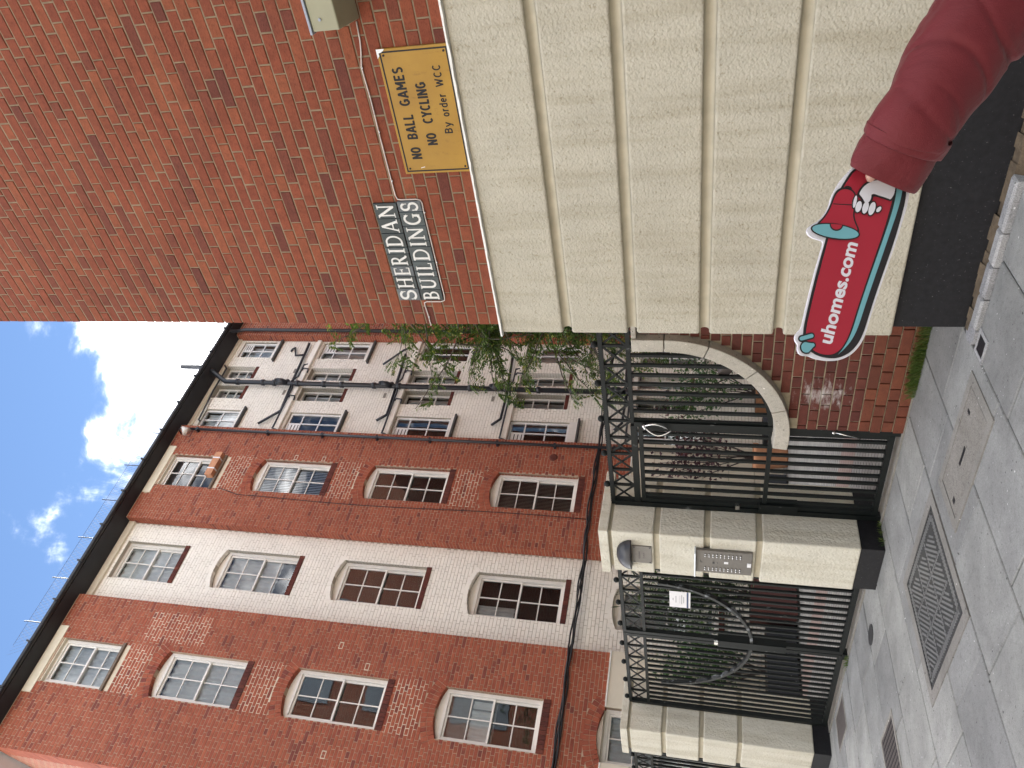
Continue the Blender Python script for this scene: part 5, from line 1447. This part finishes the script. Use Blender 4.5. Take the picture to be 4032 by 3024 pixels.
def twig(p, d, ln, lvl, dens=1.0):
    pts = limb(tk, p, d, ln, .012 if lvl else .03, .004 if lvl else .010, .55, 6)
    for i in range(1, len(pts)):
        dd = (pts[i]-pts[i-1]).normalized()
        if lvl < 1:
            for k in range(3): twig(pts[i], (dd*.5+rv(.8)+Vector((-.15, -.05, -.35))), ln*RN.uniform(.35, .6), lvl+1, dens)
        if lvl >= 1:
            for k in range(2):
                if RN.random() < .95*dens: pinnate(pts[i]+rv(.03), dd*.5+rv(.8))
    for k in range(2): pinnate(pts[-1], (pts[-1]-pts[-2])+rv(.3))
top = trunk[-1]
boughs = [((-1.25, -.35, -.10), 1.8, -1), ((-1.3, -.5, .25), 1.9, -1), ((-1.2, -.6, -.35), 1.9, -2), ((-1.3, -.25, -.2), 1.9, -2), ((-1.1, -.5, .7), 1.9, -1), ((-.6, .2, 1.0), 1.8, -1), ((.1, .7, .8), 1.8, -1), ((-.3, .9, .3), 1.8, -2), ((-.9, .3, .5), 1.9, -1), ((-1.1, -.55, .05), 1.6, -3), ((-1.15, -.4, -.25), 1.5, -3), ((-1.0, -.5, 1.1), 2.1, -1), ((-1.25, -.55, .45), 1.9, -2)]
for d, ln, i in boughs: twig(trunk[i], Vector(d), ln, 0)
tk.build('trunk', M['bark'], tr_, True); kind(lv.build('crown', M['leaf_robinia'], tr_), 'stuff')
# grass in the joint below the low wall, weeds at the pier foot
def tuft(name, label, pts, n, h, mat):
    mb = MB()
    for k in range(n):
        x, y = RN.choice(pts); x += RN.gauss(0, .035); y += RN.gauss(0, .012)-.01
        hh = h*RN.uniform(.4, 1.1); dx, dy = RN.gauss(0, .45)*hh, (RN.gauss(-.25, .35))*hh
        a = RN.uniform(0, 6.28); wx, wy = .0022*math.cos(a), .0022*math.sin(a)
        mb.add([(x-wx, y-wy, 0), (x+wx, y+wy, 0), (x+dx*.4+wx, y+dy*.4+wy, hh*.6), (x+dx*.4-wx, y+dy*.4-wy, hh*.6), (x+dx, y+dy, hh)], [(0,1,2,3),(3,2,4)])
    o = mb.build(name, mat); o['label'] = label; o['category'] = 'grass'; kind(o, 'stuff'); return o
tuft('grass_tuft', 'green grass growing along the foot of the low wall', [(-3.45-.05*i, 4.825) for i in range(14)]+[(-3.7-.04*i, 4.82) for i in range(8)], 900, .10, M['grass'])
tuft('weeds', 'small weeds in the joint at the pier foot', [(-5.70, 4.9-.05*i) for i in range(6)]+[(-7.85, 4.83), (-7.9, 4.82)], 220, .055, M['grass'])

# ------------------------------------------------------------------ hand held placard
PK = .5424*1.2/3029
pc = thing('placard', 'red hand held placard with megaphone drawing and white lettering', 'placard')
porg = CAMPOS+CF*1.2+CR*((1512-1050)/3029*1.2)-CU*((3310-2016)/3029*1.2)
pm = Matrix.Identity(4)
for i in range(3): pm[i][0] = CR[i]; pm[i][1] = CF[i]; pm[i][2] = CU[i]; pm[i][3] = porg[i]
pc.matrix_world = pm
def D2(pts): return [(-(b_-829.6)*PK, -(a-755.9)*PK) for a, b_ in pts]
def smooth(pts, it=2):
    for _ in range(it):
        q = []
        for i in range(len(pts)):
            a, b_ = pts[i], pts[(i+1) % len(pts)]
            q += [(a[0]*.75+b_[0]*.25, a[1]*.75+b_[1]*.25), (a[0]*.25+b_[0]*.75, a[1]*.25+b_[1]*.75)]
        pts = q
    return pts
def sheet(pts, y, mat, name, th=.0006, it=2, parent=None): return MB().prism(D2(smooth(pts, it)), y-th, y).build(name, mat, parent or pc)
board = [(790,165),(755,205),(725,255),(690,320),(668,410),(610,490),(535,530),(512,560),(515,590),(545,618),(600,635),(635,645),(615,715),(560,905),(500,1150),(474,1275),(440,1310),(423,1335),(428,1375),(448,1395),(440,1430),(458,1468),(490,1478),(525,1478),(560,1497),(620,1510),(690,1516),(760,1506),(830,1472),(890,1412),(930,1340),(960,1240),(1010,1080),(1080,880),(1150,680),(1200,520),(1240,390),(1256,290),(1248,215),(1215,140),(1150,70),(1050,30),(950,35),(870,80)]
MB().prism(D2(smooth(board)), 0, .005).build('board', M['pl_white'], pc)
face = sheet([(835,130),(790,200),(765,240),(735,300),(700,420),(650,620),(580,865),(520,1110),(476,1310),(492,1395),(525,1440),(590,1480),(680,1498),(750,1490),(820,1456),(880,1392),(920,1312),(952,1210),(1002,1050),(1072,850),(1142,650),(1192,480),(1226,345),(1230,270),(1215,200),(1170,120),(1080,60),(950,60)], -.0004, M['pl_black'], 'black_outline')
sheet([(1175,160),(1196,215),(1203,265),(1192,330),(1162,440),(1120,560),(1052,760),(982,960),(922,1140),(882,1265),(842,1352),(790,1418),(722,1480),(762,1438),(806,1370),(840,1290),(880,1160),(935,990),(1005,790),(1082,575),(1130,425),(1152,330),(1160,255),(1150,205),(1130,160)], -.0008, M['pl_teal'], 'teal_edge', parent=face)
sheet([(860,130),(815,190),(780,245),(750,300),(720,420),(662,640),(600,870),(540,1110),(497,1312),(515,1392),(556,1440),(620,1468),(690,1470),(745,1440),(790,1378),(826,1290),(872,1140),(935,950),(1005,745),(1070,555),(1110,415),(1138,305),(1136,235),(1110,150),(1050,95),(950,85)], -.0010, M['pl_red'], 'red_face', parent=face)
def ell(cx_, cy_, a, b_, rot, n=28, a0=0, a1=360): return [(cx_+a*math.cos(rad(t_))*math.cos(rad(rot))-b_*math.sin(rad(t_))*math.sin(rad(rot)), cy_+a*math.cos(rad(t_))*math.sin(rad(rot))+b_*math.sin(rad(t_))*math.cos(rad(rot))) for t_ in [a0+(a1-a0)*i/n for i in range(n)]]
sheet([(570,525),(630,470),(672,395),(697,320),(722,275),(770,252),(825,262),(858,292),(865,330),(858,400),(850,470),(868,520),(893,575),(860,600),(600,560)], -.0016, M['pl_black'], 'megaphone_outline', parent=face)
sheet([(592,522),(645,468),(685,395),(710,322),(733,288),(772,268),(820,276),(848,300),(853,332),(846,400),(838,470),(856,522),(878,570),(850,590),(610,555)], -.0022, M['pl_red'], 'megaphone', parent=face)
sheet(ell(711, 577, 180, 58, 8), -.0028, M['pl_black'], 'megaphone_rim', it=0, parent=face)
sheet(ell(711, 577, 169, 48, 8), -.0034, M['pl_teal'], 'megaphone_mouth', it=0, parent=face)
sheet(ell(717, 528, 49, 46, 6, 20, 0, 180)+[(668,522)], -.0038, M['pl_black'], 'megaphone_core', it=0, parent=face)
sheet(ell(717, 526, 40, 38, 6, 20, 0, 180)+[(677,522)], -.0042, M['pl_red'], 'megaphone_core', it=0, parent=face)
sheet([(696,374),(848,382),(848,388),(696,380)], -.0026, M['pl_black'], 'megaphone_line', it=0, parent=face)
sheet([(772,262),(782,250),(805,246),(826,256),(834,268),(826,268),(804,255),(784,258)], -.0026, M['pl_black'], 'megaphone_line', it=1, parent=face)
sheet([(868,300),(905,240),(965,203),(1050,188),(1138,192),(1158,240),(1150,310),(1118,362),(1095,352),(1040,335),(985,318),(982,350),(958,384),(920,384),(898,345),(872,318)], -.0028, M['pl_black'], 'hand_outline', parent=face)
sheet([(884,300),(916,250),(970,214),(1050,200),(1130,204),(1146,244),(1138,305),(1110,348),(1098,340),(1042,322),(972,298),(968,345),(948,370),(926,372),(908,335),(888,312)], -.0034, M['pl_white'], 'hand', parent=face)
for cx_, cy_, a, b_, rt in ((852, 362, 20, 54, 12), (878, 398, 30, 50, 16), (928, 404, 30, 54, 16), (975, 412, 31, 58, 18), (1024, 418, 22, 32, 40)):
    sheet(ell(cx_, cy_, a, b_, rt), -.0030, M['pl_black'], 'finger_outline', it=0, parent=face); sheet(ell(cx_, cy_, a-9, b_-9, rt), -.0036, M['pl_white'], 'finger', it=0, parent=face)
def capsule(p, q, r0, r1, n=10):
    p = Vector(p); q = Vector(q); a = math.degrees(math.atan2(q.y-p.y, q.x-p.x))
    return [(q.x+r1*math.cos(rad(a-90+180*i/n)), q.y+r1*math.sin(rad(a-90+180*i/n))) for i in range(n+1)]+[(p.x+r0*math.cos(rad(a+90+180*i/n)), p.y+r0*math.sin(rad(a+90+180*i/n))) for i in range(n+1)]
for (p, q, r0, r1) in (((468, 1352), (540, 1332), 17, 17), ((505, 1415), (548, 1400), 42, 17)):
    sheet(capsule(p, q, r0+8, r1+8), -.0016, M['pl_black'], 'splash_outline', it=0, parent=face); sheet(capsule(p, q, r0-3, r1-3), -.0022, M['pl_teal'], 'splash', it=0, parent=face)
tx = text_mesh('uhomes.com', M['pl_white'], 0, 1, 0, 1, 0, face, 'lettering', bold=.030, space=1.0)
p0 = Vector(D2([(684, 1396)])[0]); p1 = Vector(D2([(876, 664)])[0]); dr = p1-p0
Lb = dr.length; ang = math.atan2(dr.y, dr.x); xh = 74*PK/.98
for v in tx.data.vertices:
    X, Z = v.co.x*Lb, v.co.z*xh
    v.co = (p0.x+X*math.cos(ang)-Z*math.sin(ang), -.0018, p0.y+X*math.sin(ang)+Z*math.cos(ang))

# ------------------------------------------------------------------ the person holding it
def cp(x, y, t_): return CAMPOS+t_*(CF+CR*((1512-y)/3029)-CU*((x-2016)/3029))
person = thing('person', 'arm in a loose red jacket sleeve holding up the placard', 'person', (.10, 1.52, 0))
PO = Vector((.10, 1.52, 0))
def pl_(v): return Vector(v)-PO
wrist = cp(3520, 640, 1.165); elbow = cp(4075, -200, 1.13); sh = Vector((-.10, 1.50, 1.30))
def skin_body(name, verts, edges, radii, mat, parent, root=0, sub=2):
    me = bpy.data.meshes.new(name); me.from_pydata([tuple(v) for v in verts], edges, [])
    o = place(name, me, parent)
    md = o.modifiers.new('skin', 'SKIN'); md.use_smooth_shade = True
    for i, r_ in enumerate(radii):
        me.skin_vertices[0].data[i].radius = (r_, r_) if isinstance(r_, (int, float)) else r_
    me.skin_vertices[0].data[root].use_root = True
    s2 = o.modifiers.new('sub', 'SUBSURF'); s2.levels = sub; s2.render_levels = sub
    me.materials.append(mat); return o
bx0 = Vector((.10, 1.52, 0))
V = [bx0+Vector((0, 0, .90)), bx0+Vector((0, 0, 1.10)), bx0+Vector((0, 0, 1.28)), bx0+Vector((0, -.01, 1.40)), bx0+Vector((-.01, -.02, 1.50)), bx0+Vector((-.02, -.02, 1.60)),
     sh, elbow, wrist, bx0+Vector((.19, 0, 1.30)), bx0+Vector((.25, .02, 1.05)), bx0+Vector((.24, -.06, .82)),
     bx0+Vector((-.09, 0, .84)), bx0+Vector((-.10, -.01, .46)), bx0+Vector((-.10, .03, .09)), bx0+Vector((-.10, -.09, .04)),
     bx0+Vector((.09, 0, .84)), bx0+Vector((.10, -.01, .46)), bx0+Vector((.10, .03, .09)), bx0+Vector((.10, -.09, .04))]
E_ = [(0,1),(1,2),(2,3),(3,4),(4,5),(2,6),(6,7),(7,8),(2,9),(9,10),(10,11),(0,12),(12,13),(13,14),(14,15),(0,16),(16,17),(17,18),(18,19)]
R_ = [.13, .12, .13, .05, .075, .085, .05, .036, .026, .05, .036, .026, .075, .05, .034, .03, .075, .05, .034, .03]
skin_body('body', [pl_(v) for v in V], E_, R_, M['skin'], person)
# hand: palm and five curled fingers round the placard end
fwd = (cp(3480, 730, 1.17)-wrist).normalized()
def finger(name, pts, r0, r1):
    mb = MB(); n = len(pts); q = []
    for i in range(n-1):
        for k in range(3): q.append(Vector(pts[i]).lerp(Vector(pts[i+1]), k/3))
    q.append(Vector(pts[-1])); q = [q[0]]+[(q[i-1]+q[i]*2+q[i+1])/4 for i in range(1, len(q)-1)]+[q[-1]]
    rs = [r0+(r1-r0)*i/(len(q)-1) for i in range(len(q))]; tip = q[-1]+(q[-1]-q[-2]).normalized()*rs[-1]*.7
    mb.tube([pl_(v) for v in q]+[pl_(tip)], rs+[rs[-1]*.45], 10); return mb.build(name, M['skin'], hand, True)
hand = MB()
hc = [wrist, cp(3535, 620, 1.18), cp(3525, 650, 1.20), cp(3520, 672, 1.212)]
hand.tube([pl_(v) for v in hc], [.024, .032, .034, .024], 12); hand = hand.build('hand', M['skin'], person, True)
finger('thumb', [cp(3470, 640, 1.185), cp(3440, 665, 1.178), cp(3428, 700, 1.186)], .0105, .008)
finger('finger', [cp(3500, 665, 1.215), cp(3500, 720, 1.222), cp(3500, 760, 1.222)], .0095, .0075)
finger('finger', [cp(3530, 665, 1.215), cp(3540, 725, 1.222), cp(3545, 760, 1.222)], .0095, .0075)
finger('finger', [cp(3560, 655, 1.215), cp(3605, 690, 1.21), cp(3615, 702, 1.196), cp(3600, 716, 1.186)], .0095, .008)
finger('little_finger', [cp(3585, 640, 1.20), cp(3615, 680, 1.19), cp(3628, 690, 1.192), cp(3632, 694, 1.182)], .0088, .0074)
# jacket: sleeve as one loft with folds, torso beside it
rings = [((3472, 706), 296, 1.196), ((3484, 688), 310, 1.192), ((3500, 660), 318, 1.187), ((3528, 612), 324, 1.178), ((3548, 578), 314, 1.172), ((3553, 570), 340, 1.170), ((3575, 536), 352, 1.163), ((3592, 508), 344, 1.154), ((3612, 478), 338, 1.152), ((3640, 438), 338, 1.150), ((3665, 395), 344, 1.148), ((3690, 350), 358, 1.145), ((3715, 308), 372, 1.144), ((3740, 265), 382, 1.142), ((3768, 222), 392, 1.140), ((3795, 180), 402, 1.138), ((3822, 142), 412, 1.137), ((3850, 105), 420, 1.136), ((3900, 40), 432, 1.134), ((3965, -50), 444, 1.132), ((4030, -140), 455, 1.13), ((4080, -205), 460, 1.13)]
ctr = [cp(p[0], p[1], t_) for p, w_, t_ in rings]; rr_ = [w_/3029*t_/2 for p, w_, t_ in rings]
up_arm = [elbow+Vector((.05, .02, .03)), elbow.lerp(sh, .4), elbow.lerp(sh, .8), sh+Vector((.06, 0, -.01)), Vector((.06, 1.52, 1.27))]
ctr += up_arm; rr_ += [.090, .090, .098, .108, .115]
dense = 4; dc = []; dr_l = []; di = []
for i in range(len(ctr)-1):
    for k in range(dense):
        q = k/dense; dc.append(ctr[i].lerp(ctr[i+1], q)); dr_l.append(rr_[i]+(rr_[i+1]-rr_[i])*q); di.append(i+q)
dc.append(ctr[-1]); dr_l.append(rr_[-1]); di.append(len(ctr)-1.0)
nr = len(ctr); ctr, rr_ = dc, dr_l
sl = MB(); n = 48
inner = []
def crease(x, w_): return -max(0, 1-abs(x)/w_)**1.5
def fold(i, a, u):
    # soft slack folds plus a few pinched creases, mostly on the underside
    lo = .5-.5*math.cos(a)          # 0 on top, 1 below
    f_ = .018*math.sin(u*17+1.3*math.sin(a)+.6)+.020*lo*math.sin(u*31+2.0*a+.7)+.015*math.sin(3*a+u*9)
    f_ += .13*crease(u-.285-.03*math.sin(a+1.1)-.02*math.cos(2*a), .030)*(.10+.90*lo)
    f_ += .09*crease(u-.335-.06*math.cos(a-.6), .018)*lo
    f_ += .10*crease(u-.43-.07*math.sin(a+.4), .022)*(.10+.90*max(0, math.sin(a*.5+.9))**2)
    f_ += .08*crease(u-.53-.05*math.cos(a*1.5+2), .018)*(.2+.8*max(0, math.cos(a+2.6)))
    f_ += .11*crease(u-.62-.05*math.cos(a*1.5), .022)*(.3+.7*max(0, math.cos(a-2.4)))
    f_ += .05*crease(math.sin(a-2.1-u*2.0), .35)
    return f_
frames = []
nrm = None
for i, c_ in enumerate(ctr):
    t_ = (ctr[min(i+1, len(ctr)-1)]-ctr[max(i-1, 0)]).normalized()
    if nrm is None: nrm = (CU-t_*CU.dot(t_)).normalized()
    nrm = (nrm-t_*nrm.dot(t_)).normalized(); frames.append((c_, t_, nrm, t_.cross(nrm)))
V = []; F = []
for i, (c_, t_, nn, bn_) in enumerate(frames):
    u = di[i]/nr; i0 = di[i]
    for j in range(n):
        a = 2*math.pi*j/n
        r_ = rr_[i]*(1+(fold(i, a, u)*min(1, (i0-5)/1.5) if i0 > 5 else .02*math.sin(3*a+.8*i0)+.012*math.sin(7*a)))
        # flattened front to back, hem drops a little at the bottom
        V.append(pl_(c_+nn*math.cos(a)*r_+bn_*math.sin(a)*r_*min(.74, .50+.035*i0)))
for i in range(len(frames)-1):
    for j in range(n): F.append((i*n+j, i*n+(j+1) % n, (i+1)*n+(j+1) % n, (i+1)*n+j))
base = len(V)
c_, t_, nn, bn_ = frames[0]
for k, (dr_, off) in enumerate(((.93, .0), (.90, .03))):
    for j in range(n):
        a = 2*math.pi*j/n; V.append(pl_(c_+t_*off+nn*math.cos(a)*rr_[0]*dr_+bn_*math.sin(a)*rr_[0]*dr_*.50))
for j in range(n):
    F.append((j, base+j, base+(j+1) % n, (j+1) % n)); F.append((base+j, base+n+j, base+n+(j+1) % n, base+(j+1) % n))
sl.add(V, F); slo = sl.build('jacket_sleeve', M['sleeve'], person, True, True)
md = slo.modifiers.new('s', 'SUBSURF'); md.levels = 1; md.render_levels = 1
jk = skin_body('jacket_body', [pl_(bx0+Vector(v)) for v in ((0, 0, .80), (0, 0, 1.0), (0, 0, 1.2), (0, 0, 1.30), (0, -.01, 1.40), (-.16, -.01, 1.30), (.18, 0, 1.30), (.28, .02, 1.05), (.26, -.06, .86))],
               [(0,1),(1,2),(2,3),(3,4),(3,5),(3,6),(6,7),(7,8)], [.17, .17, .175, .16, .08, .115, .11, .085, .07], M['sleeve'], person)
skin_body('trousers', [pl_(bx0+Vector(v)) for v in ((0, 0, .90), (-.09, 0, .82), (-.10, -.01, .46), (-.10, .02, .10), (.09, 0, .82), (.10, -.01, .46), (.10, .02, .10))], [(0,1),(1,2),(2,3),(0,4),(4,5),(5,6)], [.14, .10, .075, .065, .10, .075, .065], M['trousers'], person)
for x in (-.10, .10):
    mb = MB(); mb.tube([pl_(bx0+Vector((x, .09, .05))), pl_(bx0+Vector((x, .0, .055))), pl_(bx0+Vector((x, -.12, .045))), pl_(bx0+Vector((x, -.18, .035)))], [.040, .052, .045, .03], 12); mb.build('shoe', M['shoe'], person, True)
mb = MB(); n = 20; k = 10; V = []; F = []      # hair: cap over crown and back, leaving the face free
for i in range(k+1):
    e = math.pi*.5*(1-i/k*1.65)
    for j in range(n):
        a = 2*math.pi*j/n; front = max(0, -math.sin(a))**.5
        ee = max(e, math.pi*.5*(1-1.65*(i/k)*(1-.80*front)))
        V.append((-.018+.098*math.cos(ee)*math.cos(a), .012+.112*math.cos(ee)*math.sin(a)-.02, 1.62+.118*math.sin(ee)))
for i in range(k):
    for j in range(n): F.append((i*n+j, i*n+(j+1) % n, (i+1)*n+(j+1) % n, (i+1)*n+j))
mb.add(V, F); mb.build('hair', M['hair'], person, True, True)
for x in (-.052, .014):
    mb = MB(); mb.ball((x, -.096, 1.605), .012, 10, 6); mb.build('eye', M['paper'], person, True)
    mb = MB(); mb.ball((x, -.1035, 1.605), .0056, 8, 5); mb.build('iris', M['hair'], person, True)
    MB().tube([(x-.018, -.106, 1.628), (x, -.113, 1.633), (x+.018, -.106, 1.628)], .0035, 6).build('eyebrow', M['hair'], person, True)
MB().tube([(-.019, -.106, 1.60), (-.019, -.122, 1.575), (-.019, -.128, 1.562), (-.019, -.108, 1.552)], [.007, .010, .013, .006], 10).build('nose', M['skin'], person, True)
MB().tube([(-.045, -.098, 1.527), (-.019, -.112, 1.526), (.007, -.098, 1.527)], [.003, .007, .003], 8).build('mouth', M['pl_red'], person, True)
for x in (-.112, .074):
    mb = MB(); mb.ball((x, -.012, 1.59), .026, 10, 6); o = mb.build('ear', M['skin'], person, True); o.scale = (1, 1, 1)
